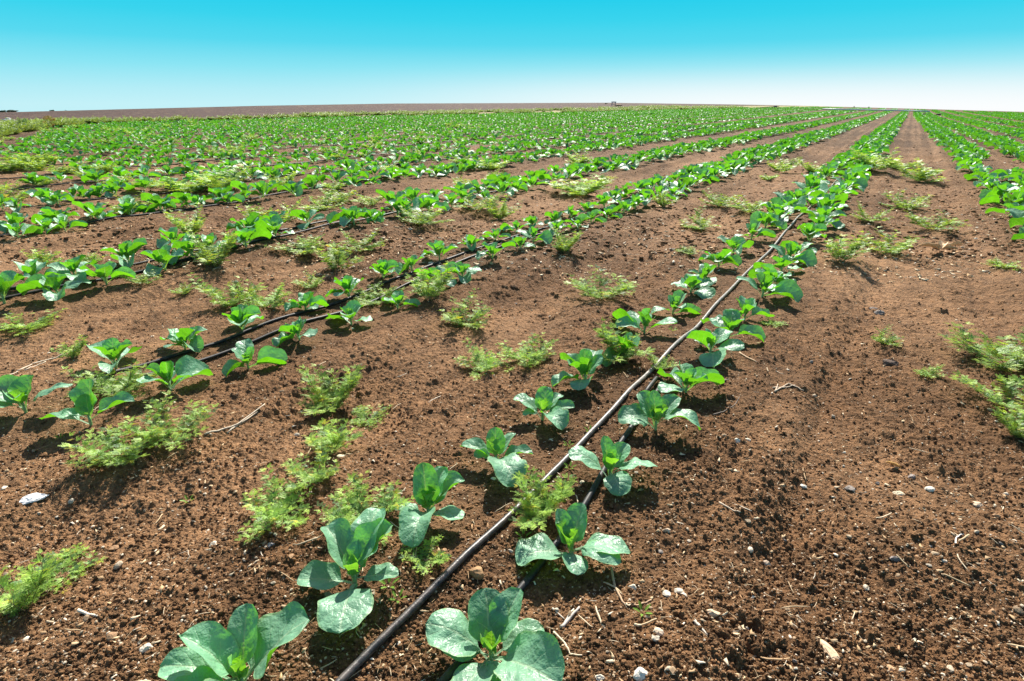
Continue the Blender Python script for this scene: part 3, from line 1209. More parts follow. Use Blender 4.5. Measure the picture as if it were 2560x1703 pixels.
# (x, y of the base, width) on the photograph shown at 2357 px, label, rise variant
WEED_SPOTS = [
    (272, 915, 180, 'yellow-green feathery weed lying across the two black hoses at left'),
    (285, 1058, 190, 'feathery weed with a thin upright stem in front of the ragged dark cabbage'),
    (395, 1010, 200, 'wide grey-green feathery weed beside the dry forked twig at left'),
    (760, 905, 165, 'dense bright green feathery weed bush on bare soil between the two near beds'),
    (840, 935, 110, 'feathery weed sprig touching the right side of the dense weed bush'),
    (755, 1025, 130, 'feathery weed in the middle of the chain of weeds between the near beds'),
    (725, 1115, 150, 'grey-green feathery weed runner joining the chain of weeds at bottom left'),
    (630, 1200, 190, 'broad feathery weed creeping left at the lower end of the weed chain'),
    (840, 1195, 190, 'loose brownish-green feathery weed just left of the crinkled cabbage'),
    (985, 1285, 115, 'small dark feathery weed tucked under the crinkled cabbage'),
    (1243, 1175, 165, 'bright feathery weed growing over the pale hose in the foreground'),
    (120, 1310, 170, 'upright feathery weed at the lower left edge of the photo'),
    (45, 1385, 170, 'feathery weed at the extreme lower left corner, creeping out of frame'),
    (535, 700, 150, 'feathery weed patch on bare soil above the small cabbages of the hose bed'),
    (615, 705, 120, 'feathery weed right half of the patch above the hose bed cabbages'),
    (420, 672, 50, 'tiny upright feathery weed on bare soil left of a weed patch'),
    (330, 660, 75, 'small feathery weed in front of the third bed, left of centre'),
    (500, 620, 190, 'large feathery weed pushing between cabbages of the third bed'),
    (700, 575, 110, 'feathery weed beside the end of the third bed hoses'),
    (775, 610, 115, 'feathery weed on bare soil behind the hose bed, with a twig upright'),
    (715, 655, 80, 'small feathery weed on bare soil behind the hose bed'),
    (830, 565, 85, 'round feathery weed right of the third bed cabbages'),
    (975, 515, 100, 'dense rounded feathery weed beside the third bed at mid photo'),
    (1100, 480, 90, 'feathery weed on the bare strip between second and third beds'),
    (1150, 490, 85, 'feathery weed right of its twin on the bare strip between second and third beds'),
    (870, 680, 140, 'feathery weed swallowing a cabbage of the hose bed, left of the hose'),
    (990, 690, 120, 'feathery weed growing between cabbages right on the black hose'),
    (1070, 735, 140, 'loose feathery weed just below the black hose at mid photo'),
    (1110, 830, 140, 'thin straggly feathery weed, left of a pair on bare soil'),
    (1215, 815, 130, 'upright feathery weed, right of a pair on bare soil'),
    (1390, 680, 175, 'broad feathery weed alone on bare soil between the two near beds'),
    (1300, 585, 65, 'narrow upright feathery weed below the hose bed'),
    (1580, 592, 50, 'tiny feathery weed beside the pale hose bed at left'),
    (1430, 830, 130, 'feathery weed under the cabbages left of the pale hose'),
    (1520, 855, 75, 'feathery weed growing up against the pale hose'),
    (1612, 520, 80, 'feathery weed left of three in the strip beside the pale hose bed'),
    (1662, 472, 90, 'feathery weed in the strip left of the pale hose bed, upper one'),
    (1725, 495, 90, 'feathery weed right of three in the strip beside the pale hose bed'),
    (1525, 478, 42, 'very small feathery weed far along the strip left of the pale hose bed'),
    (1780, 750, 55, 'small feathery sprig right of the pale hose bed cabbages'),
    (1935, 598, 130, 'thick feathery weed against the right side of the pale hose bed'),
    (2045, 575, 85, 'feathery weed with reddish tips on the bare strip at right'),
    (2000, 510, 55, 'small grey feathery weed on the bare strip at right'),
    (2080, 473, 145, 'long low feathery weed on the bare strip at right'),
    (2150, 522, 130, 'feathery weed nearest to the tan husk on the right strip'),
    (2120, 412, 62, 'feathery weed far up the bare strip at right'),
    (2075, 385, 55, 'olive feathery weed high on the bare strip at right'),
    (2015, 395, 80, 'feathery weed hugging the far right side of the pale hose bed'),
    (2040, 775, 62, 'small feathery weed sprig near the dark rock at right'),
    (2145, 852, 52, 'tiny bright feathery weed beside the big weed at the right edge'),
    (2310, 825, 190, 'big upright feathery weed at the right edge of the photo'),
    (2325, 915, 170, 'feathery weed spreading below the big one at the right edge'),
    (2345, 990, 90, 'thin feathery runners at the right edge, lowest weed there'),
    (2308, 618, 52, 'small upright feathery weed below the right cabbage bed'),
    (1340, 445, 115, 'flat feathery weed above the hose bed at mid photo'),
    (1330, 378, 55, 'feathery weed in the second strip, far'),
    (1120, 388, 80, 'feathery weed beside the third bed, far'),
    (1800, 390, 62, 'feathery weed against the hose bed, far right end'),
    (1870, 398, 60, 'feathery weed beside the pale hose bed, farthest of the strip'),
    (1770, 410, 32, 'tiny feathery weed in the strip left of the pale hose bed'),
    (60, 750, 140, 'feathery weed in front of the cabbages at the left edge'),
    (175, 838, 70, 'sparse upright feathery weed above the long pale straw'),
    (30, 460, 110, 'dark feathery weed mass at the left edge'),
    (15, 395, 90, 'feathery weed at the left edge, upper'),
    (85, 385, 95, 'feathery weed at the left beyond the bare patch'),
    (330, 470, 90, 'round feathery weed between the far left beds'),
    (440, 440, 120, 'feathery weed thicket between the far left beds'),
    (510, 440, 110, 'feathery weed at the right end of the far left thicket'),
    (590, 510, 120, 'feathery weed beside the fourth bed'),
    (650, 505, 90, 'feathery weed beside the fourth bed, right neighbour'),
    (745, 478, 95, 'feathery weed on the strip before the fourth bed'),
    (785, 460, 100, 'wide feathery weed on the strip before the fourth bed'),
    (855, 468, 70, 'feathery weed near the end of the fourth bed hose'),
    (440, 540, 80, 'feathery weed on bare soil above the third bed'),
    (205, 600, 60, 'feathery weed above the third bed at left'),
    (105, 615, 60, 'faint feathery weed at left between third and fourth beds'),
]
pts = [ray(x * K, y * K) for x, y, w, l in WEED_SPOTS]
wz = gz([p[0] for p in pts], [p[1] for p in pts])
for i, ((px, py, wpx, lab), (x, y), z) in enumerate(zip(WEED_SPOTS, pts, wz)):
    dist = y * CP + (CAM_H - z) * SP
    width = wpx * K * dist / FPX * ((1.02 if dist < 4 else 1.25) * (1.2 if px > 1900 else 1))
    if dist < 7.5:
        fo, stm, span = WEEDS[i % len(WEEDS)]
        root = bpy.data.objects.new('feathery_weed', None)
        COL.objects.link(root)
        root.empty_display_size = .05
        root.location = (x, y, z)
        s = min(max(width / span, .25), 1.7)
        root.scale = (s, s, s * .78)
        root.rotation_euler = (0, 0, random.uniform(0, 6.28))
        link('foliage', fo, root)
        link('stem', stm, root)
        o = root
    else:
        me, span = WEEDS_LOW[i % len(WEEDS_LOW)]
        s = min(max(width / span, .3), 3)
        o = link('feathery_weed', me, None, (x, y, z), (0, 0, random.uniform(0, 6.28)), (s, s, s * .7))
    tag(o, lab, 'weed', 'feathery weeds among the beds')

# more weeds between the beds at the far left
n = 0
while n < 150:
    u = random.uniform(-34, -5.2)
    v = random.uniform(1.5, 26)
    if vnoise(np.array([u]), np.array([v]), 3.1, 90)[0] < -.12 + .02 * max(0, v - 9):
        continue
    x, y = xy_of(u, v)
    z = float(gz(x, y)[0])
    px, py, f = project(x, y, z)
    if not (-20 < px < 1250) or py > 620 or f < 3:
        continue
    me, span = WEEDS_LOW[n % len(WEEDS_LOW)]
    s = random.uniform(.6, 1.2) * .42 / span
    o = link('feathery_weed', me, None, (x, y, z), (0, 0, random.uniform(0, 6.28)), (s, s, s * .85))
    tag(o, 'yellow-green feathery weed among the crowded cabbage beds at the far left', 'weed', 'weeds in the far left beds')
    n += 1

# weedy verge along the edge of the field
vs, fs, cs = [], [], []
nn = 0
cnt = 0
while cnt < 3600:
    if random.random() < .45:
        v = random.uniform(12, 90)
        u = float(edge_u(v)) - random.choice([random.uniform(0, 2.2), random.uniform(0, 2.2), 5.0 + random.gauss(0, .4), 8.2 + random.gauss(0, .5)] if v > 34 else [random.uniform(0, 2.2)])
    else:
        u = random.uniform(-42, -13)
        v = float(np.interp(-u, [9.0, 12.0, 23.0, 27.6, 34.0, 42], [-6, 1.5, 6.2, 8.3, 11.8, 18])) - abs(random.gauss(0, 1.6))
    x, y = xy_of(u, v)
    if y < 4:
        continue
    z = float(macro(np.array([x]), np.array([y]))[0])
    px, py, f = project(x, y, z)
    if not (-60 < px < W) or f < 4:
        continue
    if vnoise(np.array([x]), np.array([y]), 2.5, 91)[0] < -.2:
        continue
    v_, f_, c_, span = LOWDATA[cnt % len(LOWDATA)]
    st = 1 if f < 14 else (4 if f < 30 else 9)
    q = v_.reshape(-1, 4, 3)[::st]
    if st > 1:
        ctr = q.mean(1, keepdims=True)
        q = ctr + (q - ctr) * math.sqrt(st) * .9
    cc = c_.reshape(-1, 4, 4)[::st] * np.array([.72, .72, .8, 1])
    s = random.uniform(.7, 1.5) * .5 / span
    a = random.uniform(0, 6.28)
    co, si = math.cos(a), math.sin(a)
    q = q.reshape(-1, 3) * s
    vs.append(np.stack([q[:, 0] * co - q[:, 1] * si + x, q[:, 0] * si + q[:, 1] * co + y, q[:, 2] * .8 + z], 1))
    cs.append(cc.reshape(-1, 4))
    nn += len(q)
    cnt += 1
vv = np.concatenate(vs)
o = link('verge_weeds', mesh_np('verge_weeds', vv, np.arange(len(vv)).reshape(-1, 4), M_WEED, None, np.concatenate(cs), False))
tag(o, 'yellow-green weeds covering the verge along the far left edge of the cabbage field', 'weeds', None, 'stuff')
print('verge', len(vv))

# ------------------------------------------------------------------ hoses


def hose(name, uvp, rad, mat, label, lift=.95, n=10, closed_loop=None, wob=.004):
    uvp = np.array(uvp, float)
    # resample finely
    seg = np.concatenate([[0], np.cumsum(np.hypot(*np.diff(uvp, axis=0).T))])
    L = seg[-1]
    s = [0.0]
    while s[-1] < L:
        vv = np.interp(s[-1], seg, uvp[:, 1])
        s.append(s[-1] + max(.02, .012 * abs(vv)))
    s = np.array(s)
    s[-1] = L
    u = np.interp(s, seg, uvp[:, 0])
    v = np.interp(s, seg, uvp[:, 1])
    # soften the corners
    for _ in range(6):
        u[1:-1] = (u[:-2] + 2 * u[1:-1] + u[2:]) / 4
        v[1:-1] = (v[:-2] + 2 * v[1:-1] + v[2:]) / 4
    u = u + wob * np.sin(v * 1.9 + uvp[0, 0] * 3) * smooth(.6, 3, v)
    x, y = xy_of(u, v)
    z = gz(x, y)
    for _ in range(14):
        z[1:-1] = np.maximum(z[1:-1] - .004, (z[:-2] + 2 * z[1:-1] + z[2:]) / 4)
    p = np.stack([x, y, z + rad * lift + .003], 1)
    b = MB()
    b.add(*tube(p, rad, n))
    return tag(link(name, b.mesh(name, mat)), label, 'hose', 'drip irrigation hoses')


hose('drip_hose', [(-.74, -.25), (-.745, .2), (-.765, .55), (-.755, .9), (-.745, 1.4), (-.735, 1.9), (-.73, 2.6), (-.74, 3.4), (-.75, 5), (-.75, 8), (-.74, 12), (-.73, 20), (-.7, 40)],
     .0095, M_HOSEP, 'long pale grey hose running from the bottom edge up the nearest bed')
h2 = hose('drip_hose', [(-.595, -.2), (-.59, .4), (-.585, .7), (-.575, .95), (-.585, 1.3), (-.605, 1.5), (-.618, 1.68), (-.632, 2.02), (-.648, 2.16)],
          .0095, M_HOSE, 'shorter black hose under the cabbages right of the pale hose, its end folded back')
# the folded end: the last piece doubled back and held by two rings
pe = np.array([(-.648, 2.16), (-.660, 2.175), (-.672, 2.16), (-.668, 2.06), (-.662, 1.98)])
x, y = xy_of(pe[:, 0], pe[:, 1])
zz = gz(x, y) + .018
bb = MB()
bb.add(*tube(np.stack([x, y, zz + np.array([0, .004, .006, .004, 0])], 1), [.0085, .0065, .0085, .0095, .0095], 10))
link('folded_end', bb.mesh('folded_end', M_HOSE), h2)
for uu_, vv_ in ((-.638, 2.02), (-.664, 2.02)):
    x, y = xy_of(uu_, np.array([vv_ - .012, vv_ - .006, vv_ + .006, vv_ + .012]))
    bb = MB()
    bb.add(*tube(np.stack([x, y, gz(x, y).mean() + np.full(4, .014)], 1), [.0105, .0125, .0125, .0105], 12))
    link('clamp_ring', bb.mesh('clamp_ring', M_HOSE), h2)
hose('drip_hose', [(-2.70, 40), (-2.735, 14), (-2.745, 5), (-2.735, 2.0), (-2.715, 1.4), (-2.715, 1.1), (-2.705, .92), (-2.665, .775), (-2.655, .765), (-2.62, .80), (-2.575, .92), (-2.575, 1.15), (-2.58, 1.42), (-2.585, 1.95), (-2.585, 2.8),
                   (-2.61, 4.5), (-2.62, 8), (-2.56, 16), (-2.5, 40)], .0085, M_HOSE, 'black hose doubled into a loop at the left, running up the second bed', wob=.006)
hose('drip_hose', [(-4.30, .2), (-4.31, 1.4), (-4.34, 1.9), (-4.47, 2.85), (-4.47, 3.7), (-4.5, 4.6), (-4.55, 9), (-4.4, 24)], .0095, M_HOSE, 'black hose along the near side of the third bed')
hose('drip_hose', [(-4.50, .2), (-4.53, 1.5), (-4.66, 2.6), (-4.72, 3.6), (-4.72, 4.3)], .0095, M_HOSE, 'black hose along the far side of the third bed')
hose('drip_hose', [(-6.63, 1), (-6.68, 3), (-6.75, 6), (-6.6, 24)], .0095, M_HOSE, 'black hose along the fourth bed')
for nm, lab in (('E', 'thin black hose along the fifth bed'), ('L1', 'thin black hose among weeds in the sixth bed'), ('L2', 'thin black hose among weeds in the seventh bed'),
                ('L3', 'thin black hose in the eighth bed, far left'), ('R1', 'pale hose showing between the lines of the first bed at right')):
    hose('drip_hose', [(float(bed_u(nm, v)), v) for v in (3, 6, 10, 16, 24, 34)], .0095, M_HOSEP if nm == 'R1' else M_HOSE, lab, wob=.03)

# ------------------------------------------------------------------ stones and straw


def icosphere(sub=1):
    import bmesh
    bm = bmesh.new()
    bmesh.ops.create_icosphere(bm, subdivisions=sub, radius=1)
    v = np.array([q.co[:] for q in bm.verts])
    f = np.array([[l.vert.index for l in q.loops] for q in bm.faces])
    bm.free()
    return v, f


ICO1 = icosphere(1)
ICO2 = icosphere(2)
ICO3 = icosphere(3)


def stone_shape(seed, ico=ICO2, flat=.6, sharp=True):
    g = np.random.default_rng(seed)
    v, f = ico
    v = v.copy()
    # cut by random planes: angular faces
    for _ in range(9 if sharp else 4):
        n = g.normal(size=3)
        n /= np.linalg.norm(n)
        c = g.uniform(.55, .9)
        d = v @ n - c
        v = v - np.maximum(d, 0)[:, None] * n * .95
    v *= np.array([1, g.uniform(.6, .95), flat * g.uniform(.75, 1.15)])
    v += g.normal(0, .025, v.shape)
    return v, f


STONE_TONES = [(.42, .32, .21), (.48, .39, .28), (.36, .25, .15), (.30, .21, .13), (.54, .46, .35), (.27, .225, .19), (.40, .24, .13)]
STONE_MESH = []
for i in range(14):
    v, f = stone_shape(i, ICO2, .62)
    b = MB()
    b.add(v, f, None, STONE_TONES[i % 7] + (1,))
    STONE_MESH.append(b.mesh('pebble', M_STONE, False))


def straw_shape(seed, ln=1.0, wd=.07, bend=None):
    g = np.random.default_rng(seed)
    n = 6
    t = np.linspace(-.5, .5, n)
    bd = g.uniform(-.35, .35) if bend is None else bend
    p = np.stack([t * ln, bd * (t ** 2) * ln + g.normal(0, .01, n) * ln, np.abs(g.normal(0, .012, n)) * ln], 1)
    r = wd * np.array([.8, 1, .95, 1, .9, .55]) * g.uniform(.7, 1.2)
    v, f, uv = tube(p, r, 5)
    c = p.mean(0)
    v[:, 2] = c[2] + (v[:, 2] - c[2]) * .6
    return v, f, uv


STRAW_TONES = [(.50, .36, .21), (.62, .50, .34), (.42, .28, .15), (.70, .60, .46), (.34, .20, .10), (.56, .42, .25)]
STRAW_MESH = []
for i in range(14):
    b = MB()
    v, f, uv = straw_shape(200 + i, 1.0, random.uniform(.022, .06))
    b.add(v, f, uv, STRAW_TONES[i % 6] + (1,))
    STRAW_MESH.append(b.mesh('straw_piece', M_STRAW))


def spot(rmin=.0, rmax=7.0):
    """a random bare place in view, spread evenly over the ground but nearer places first"""
    while True:
        px, py = random.uniform(-30, W + 30), 300 + (H + 20 - 300) * random.random() ** .8
        x, y = ray(px, py)
        if not rmin < y * CP + CAM_H * SP < rmax:
            continue
        return x, y, px, py


def side_of(px, py, x, y):
    u, v = uv_of(x, y)
    if u > -.3:
        return 'on bare soil right of the pale hose'
    if u > -1.15:
        return 'among the pale hose cabbages'
    if u > -2.2:
        return 'on the strip between the near beds'
    return 'on bare soil at left'


items = []
for i in range(230):
    items.append(('p',) + spot(0, 4.6))
for i in range(230):
    items.append(('s',) + spot(0, 4.6))
iz = gtop([q[1] for q in items], [q[2] for q in items])
for i, ((k, x, y, px, py), z) in enumerate(zip(items, iz)):
    wh = side_of(px, py, x, y)
    if k == 'p':
        s = .005 + .009 * random.random() ** 2.4
        kk = random.choice([0, 0, 1, 1, 2, 3, 4, 5, 6])
        me = STONE_MESH[kk + 7 * random.randint(0, 1)]
        o = link('pebble', me, None, (x, y, z + s * .25), (random.uniform(-.5, .5), random.uniform(-.5, .5), random.uniform(0, 6.3)), s)
        nm = ['tan', 'pale', 'brown', 'dull brown', 'whitish', 'grey', 'rusty brown'][kk]
        tag(o, 'small %s pebble %s' % (nm, wh), 'pebble', 'small %s pebbles %s' % (nm, wh))
    else:
        s = .016 + .055 * random.random() ** 2.0
        kk = random.randrange(14)
        o = link('straw_piece', STRAW_MESH[kk], None, (x, y, z + .004 + s * .05), (random.uniform(-.2, .2), random.uniform(-.15, .15), random.uniform(0, 6.3)), (s, s * random.uniform(.6, 1), s))
        nm = ['tan', 'pale', 'brownish', 'whitish', 'dark brown', 'yellowish'][kk % 6]
        tag(o, 'short %s piece of dry straw %s' % (nm, wh), 'straw', 'short %s straws %s' % (nm, wh))

# the finer litter and crumbs that nobody could count
def scatter(n, rmax, size, shapes, kind, rmin=0):
    b_v, b_f, b_c = [], [], []
    tot = 0
    P = [spot(rmin, rmax)[:2] for _ in range(n)]
    z = gtop([p[0] for p in P], [p[1] for p in P])
    for i, ((x, y), zz_) in enumerate(zip(P, z)):
        v, f, col = shapes[random.randrange(len(shapes))]
        s = size()
        a = random.uniform(0, 6.283)
        co, si = math.cos(a), math.sin(a)
        til = random.uniform(-.4, .4)
        q = v * s
        q = np.stack([q[:, 0], q[:, 1] - q[:, 2] * til, q[:, 2] + q[:, 1] * til], 1)
        b_v.append(np.stack([q[:, 0] * co - q[:, 1] * si + x, q[:, 0] * si + q[:, 1] * co + y, q[:, 2] + zz_ + s * .15 + (.002 if kind == 's' else 0)], 1))
        b_f.append(f + tot)
        k = random.uniform(.8, 1.2)
        b_c.append(np.tile(np.array([col[0] * k, col[1] * k, col[2] * k, 1]), (len(v), 1)))
        tot += len(v)
    return np.concatenate(b_v), np.concatenate(b_f), np.concatenate(b_c)


sh = []
for i in range(14):
    v, f = stone_shape(300 + i, ICO1, .6)
    sh.append((v, f, STONE_TONES[i % 5]))
v, f, c = scatter(9000, 12, lambda: .0016 + .0040 * random.random() ** 2, sh, 'p')
tag(link('fine_gravel', mesh_np('fine_gravel', v, f, M_STONE, None, c, False)), 'tiny pale grit scattered all over the brown soil', 'gravel', None, 'stuff')
sh = []
for i in range(10):
    v, f, uv = straw_shape(400 + i, 1.0, random.uniform(.02, .05))
    sh.append((v, f, STRAW_TONES[i % 6]))
for i in range(14):                      # flat torn chips of leaf and husk
    g = np.random.default_rng(440 + i)
    k = 6
    a = np.sort(g.uniform(0, 6.283, k))
    r = g.uniform(.25, .6, k)
    v = np.stack([np.cos(a) * r, np.sin(a) * r * g.uniform(.25, .7), .10 * g.normal(size=k)], 1)
    v = np.concatenate([v, [[0, 0, .06]], v - [0, 0, .05]])
    f = np.array([(6, j, (j + 1) % k, (j + 1) % k) for j in range(k)] + [(j, 7 + j, 7 + (j + 1) % k, (j + 1) % k) for j in range(k)])
    sh.append((v, f, STRAW_TONES[i % 6]))
b = MB()
for n_, r0_, r1_, sz in ((4600, 0, 4, lambda: .005 + .022 * random.random() ** 2.8), (12000, 4, 45, lambda: .012 + .045 * random.random() ** 2.2)):
    v, f, c = scatter(n_, r1_, sz, sh, 's', r0_)
    b.add(v, f, None, c)
tag(link('straw_litter', b.mesh('straw_litter', M_STRAW)), 'fine chaff and straw bits scattered over the soil', 'litter', None, 'stuff')

# soil crumbs lying on the surface
sh = []
for i in range(12):
    v, f = stone_shape(600 + i, ICO2 if i < 4 else ICO1, .8, False)
    g = np.random.default_rng(i)
    v = v * (1 + g.normal(0, .10, (len(v), 1)))
    sh.append((v, f, (.19, .102, .048)))
v, f, c = scatter(30000, 8, lambda: .0020 + .0060 * random.random() ** 2.6, sh, 'c')
fv, ff, fc = scatter(11000, 30, lambda: .008 + .026 * random.random() ** 2.5, [(q[0] * np.array([1, 1, .5]), q[1], q[2]) for q in sh[4:]], 'c', 4.5)
fd = np.hypot(fv[:, 0], fv[:, 1])
fc = fc.copy()
fc[:, :3] *= (1.35 - .5 * smooth(7, 22, fd))[:, None]  # far clods lightened in colour to offset their backlit shade, less with distance
v, f, c = np.concatenate([v, fv]), np.concatenate([f, ff + len(v)]), np.concatenate([c, fc])
tag(link('soil_crumbs', mesh_np('soil_crumbs', v, f, M_SOIL, None, c, True)), 'loose crumbs and clods of brown soil', 'soil', None, 'stuff')


def rock(px, py, size, tone, label, flat=.7, name='stone', cat='stone', seed=0, elong=1.0, rot=0.0, sink=.1):
    x, y = ray(px * K, py * K)
    z = max(float(gz(x, y)[0]), float(gtop(x, y)[0]) - .006)
    v, f = stone_shape(seed + 50, ICO3, flat)
    v = v * np.array([elong, 1, 1])
    b = MB()
    b.add(v, f, None, tone + (1,))
    o = link(name, b.mesh(name, M_STONE, False), None, (x, y, z + size * flat * (.5 - sink)), (0, 0, rot), size)
    return tag(o, label, cat, 'larger stones on the soil')


rock(1097, 1312, .022, (.40, .24, .12), 'rusty brown rough stone between the two foreground hoses', .85, seed=1)
rock(2052, 820, .040, (.12, .085, .065), 'dark rounded rock alone on the bare soil at right', .6, seed=2, elong=1.25)
rock(2030, 700, .030, (.24, .20, .17), 'grey stone, front one of a heap in the right strip', .6, seed=3)
rock(2015, 688, .026, (.26, .21, .18), 'grey flat stone, rear one of a heap in the right strip', .4, seed=4, elong=1.3)
rock(1640, 1413, .016, (.62, .46, .30), 'tan stone with a flat top near the bottom right of the hose bed', .6, seed=5, elong=1.3)
rock(1910, 1482, .017, (.62, .44, .28), 'long tan stone standing out near the bottom right', .5, seed=6, elong=2.0, rot=1.9)
rock(1565, 1352, .013, (.66, .58, .46), 'pale stone, right one of a cluster beside the hose bed', .7, seed=7)
rock(1535, 1358, .012, (.70, .62, .50), 'whitish stone, middle one of a cluster beside the hose bed', .7, seed=8)
rock(1457, 1347, .011, (.70, .60, .46), 'whitish stone, left one of a cluster beside the hose bed', .7, seed=9)
rock(1536, 1213, .013, (.55, .42, .30), 'tan round stone right of the second cabbage by the black hose', .8, seed=10)
rock(1695, 1020, .012, (.74, .68, .56), 'white stone on bare soil right of the long drooping cabbage leaf', .8, seed=11)
rock(1960, 1112, .016, (.30, .25, .21), 'grey rough stone in the middle of the bare soil at right', .7, seed=12)
rock(1855, 1100, .012, (.72, .66, .56), 'white stone left of the grey rough stone at right', .6, seed=13)
rock(2073, 1123, .015, (.74, .62, .42), 'flat cream stone right of the grey rough stone', .4, seed=14, elong=1.3)
rock(2105, 1083, .014, (.31, .26, .23), 'grey angular stone above the flat cream stone', .6, seed=15)
rock(2145, 1115, .013, (.72, .64, .52), 'pale slanted stone right of the flat cream stone', .6, seed=16, elong=1.3)
rock(2255, 1150, .015, (.60, .44, .30), 'long tan stone at the far right of the bare soil', .5, seed=17, elong=1.5)
rock(1770, 1268, .014, (.58, .44, .32), 'tan pink stone, left of a touching pair, lower right', .7, seed=18)
rock(2065, 1273, .012, (.24, .20, .18), 'dark grey stone at lower right beside a thin dark twig', .7, seed=19, elong=1.3)
rock(628, 1268, .014, (.22, .21, .21), 'dark grey flat stone left of the broad-leaved cabbage', .5, seed=20)
rock(343, 1505, .016, (.72, .62, .48), 'cream angular stone left of the bottom cabbage', .6, seed=21)
rock(75, 1150, .028, (.86, .84, .82), 'bright white flat flake at the left edge', .28, seed=22, elong=1.5, rot=.5, name='white_flake', cat='flake')
rock(497, 1265, .014, (.72, .60, .44), 'cream stone on bare soil at lower left', .5, seed=23)
rock(1515, 1460, .013, (.66, .52, .38), 'tan pointed stone at bottom, right of the last cabbage', .7, seed=24)
rock(1475, 1558, .017, (.76, .70, .60), 'large white stone at the very bottom right of the last cabbage', .7, seed=25)
rock(1380, 1552, .012, (.72, .64, .52), 'white stone at the bottom left of the large white stone', .7, seed=26)
rock(1548, 580, .028, (.17, .14, .13), 'dark clod of rock beside the strip weed at mid photo', .7, seed=27)
rock(785, 1033, .013, (.70, .58, .42), 'tan flake of stone under the weed chain', .4, seed=28, elong=1.5)


def sticks(name, segs, tone, label, cat, rad=.0035):
    """dry sticks given as polylines measured on the photograph, lying on the soil"""
    b = MB()
    for sg in segs:
        p = np.array([ray(a * K, c * K) for a, c in sg])
        n = max(3, len(p) * 4)
        t = np.linspace(0, len(p) - 1, n)
        x = np.interp(t, np.arange(len(p)), p[:, 0])
        y = np.interp(t, np.arange(len(p)), p[:, 1])
        z = gtop(x, y)
        z = np.maximum(z, (z.max() + z.mean()) / 2 - .004) + rad * .6
        b_ = tube(np.stack([x, y, z], 1), np.linspace(rad, rad * .6, n), 6)
        b.add(b_[0], b_[1], b_[2], tone + (1,))
    return tag(link(name, b.mesh(name, M_STRAW)), label, cat, 'dry sticks and roots on the soil')


sticks('dry_root', [[(1408, 1300), (1415, 1340), (1435, 1385), (1470, 1390), (1500, 1375)]], (.55, .36, .22), 'brown crooked root right of the second cabbage by the black hose', 'root', .0035)
sticks('dry_root', [[(1275, 1440), (1300, 1465), (1312, 1490), (1340, 1500)]], (.72, .58, .42), 'pale bent root right of the last cabbage at the bottom', 'root', .003)
sticks('dry_root', [[(1255, 1452), (1290, 1470)]], (.74, .60, .44), 'short pale root touching the bent one at the bottom', 'root', .003)
sticks('dry_stick', [[(1292, 1425), (1335, 1378)]], (.50, .45, .40), 'thick grey stick, right one of a crossed bundle near the bottom', 'stick', .005)
sticks('dry_stick', [[(1300, 1412), (1322, 1380)]], (.55, .50, .44), 'grey stick lying behind the thick one near the bottom', 'stick', .003)
sticks('dry_stick', [[(1272, 1380), (1300, 1402)]], (.62, .54, .44), 'grey stick pointing left in the crossed bundle near the bottom', 'stick', .003)
sticks('dry_twig', [[(470, 998), (545, 968), (570, 950), (608, 922)], [(520, 985), (575, 945), (590, 935)]], (.70, .58, .44), 'pale forked dry twig on the soil left of centre', 'twig', .0035)
sticks('straw_bundle', [[(0, 882), (45, 862)], [(45, 865), (90, 845), (160, 830)], [(60, 862), (110, 845)], [(80, 850), (125, 838), (165, 828)]], (.78, .66, .50), 'bundle of long pale straws at the left edge', 'straw', .003)
sticks('dry_stick', [[(1700, 822), (1742, 848)]], (.50, .34, .22), 'brown stick on the soil right of the pale hose bed', 'stick', .005)
sticks('dry_twig', [[(1655, 1158), (1703, 1186)]], (.66, .52, .38), 'thin tan twig on the bare soil at right', 'twig', .003)
sticks('dry_twig', [[(2200, 1252), (2202, 1235), (2218, 1228)]], (.85, .80, .72), 'white curled stalk at far right on bare soil', 'twig', .0025)
sticks('dry_twig', [[(1778, 893), (1830, 888)], [(1782, 900), (1812, 884), (1850, 898)], [(1785, 900), (1790, 886)]], (.74, .58, .42), 'small tangle of pale stalks on soil right of the cabbages', 'twig', .003)
sticks('dry_twig', [[(575, 1100 + 220), (600, 1305)]], (.62, .48, .32), 'short bent tan twig at lower left', 'twig', .003)
sticks('dry_stick', [[(183, 1412), (230, 1432)]], (.76, .66, .52), 'pale thick stick at lower left', 'stick', .004)
sticks('dry_stick', [[(1597, 1436), (1627, 1470)]], (.78, .68, .54), 'pale stick at bottom right below the tan stone', 'stick', .004)
sticks('wire_twig', [[(1640, 962), (1665, 955), (1690, 940), (1700, 925)]], (.20, .16, .13), 'thin dark twig beside the folded hose end', 'twig', .0025)

# the tan dry husk on the right strip
hb = MB()
for i, (ln, wd, az, e, b_) in enumerate([(.20, .05, 268, 12, 20), (.15, .045, 95, 16, 30), (.10, .05, 60, 30, 55), (.09, .04, 130, 10, 20), (.08, .03, 330, 25, 40)]):
    v, f, uv = leaf_grid(ln, wd, e, b_, az, .5, .15, 700 + i, 10, 4, .02, .012, .2)
    hb.add(v, f, uv, (.74, .54, .33, 1))
x, y = ray(2165 * K, 572 * K)
tag(link('dry_husk', hb.mesh('dry_husk', M_STRAW), None, (x, y, float(gz(x, y)[0]) + .02), (0, 0, .2), 1.25), 'tan dry husk lying on the right strip of bare soil', 'husk')
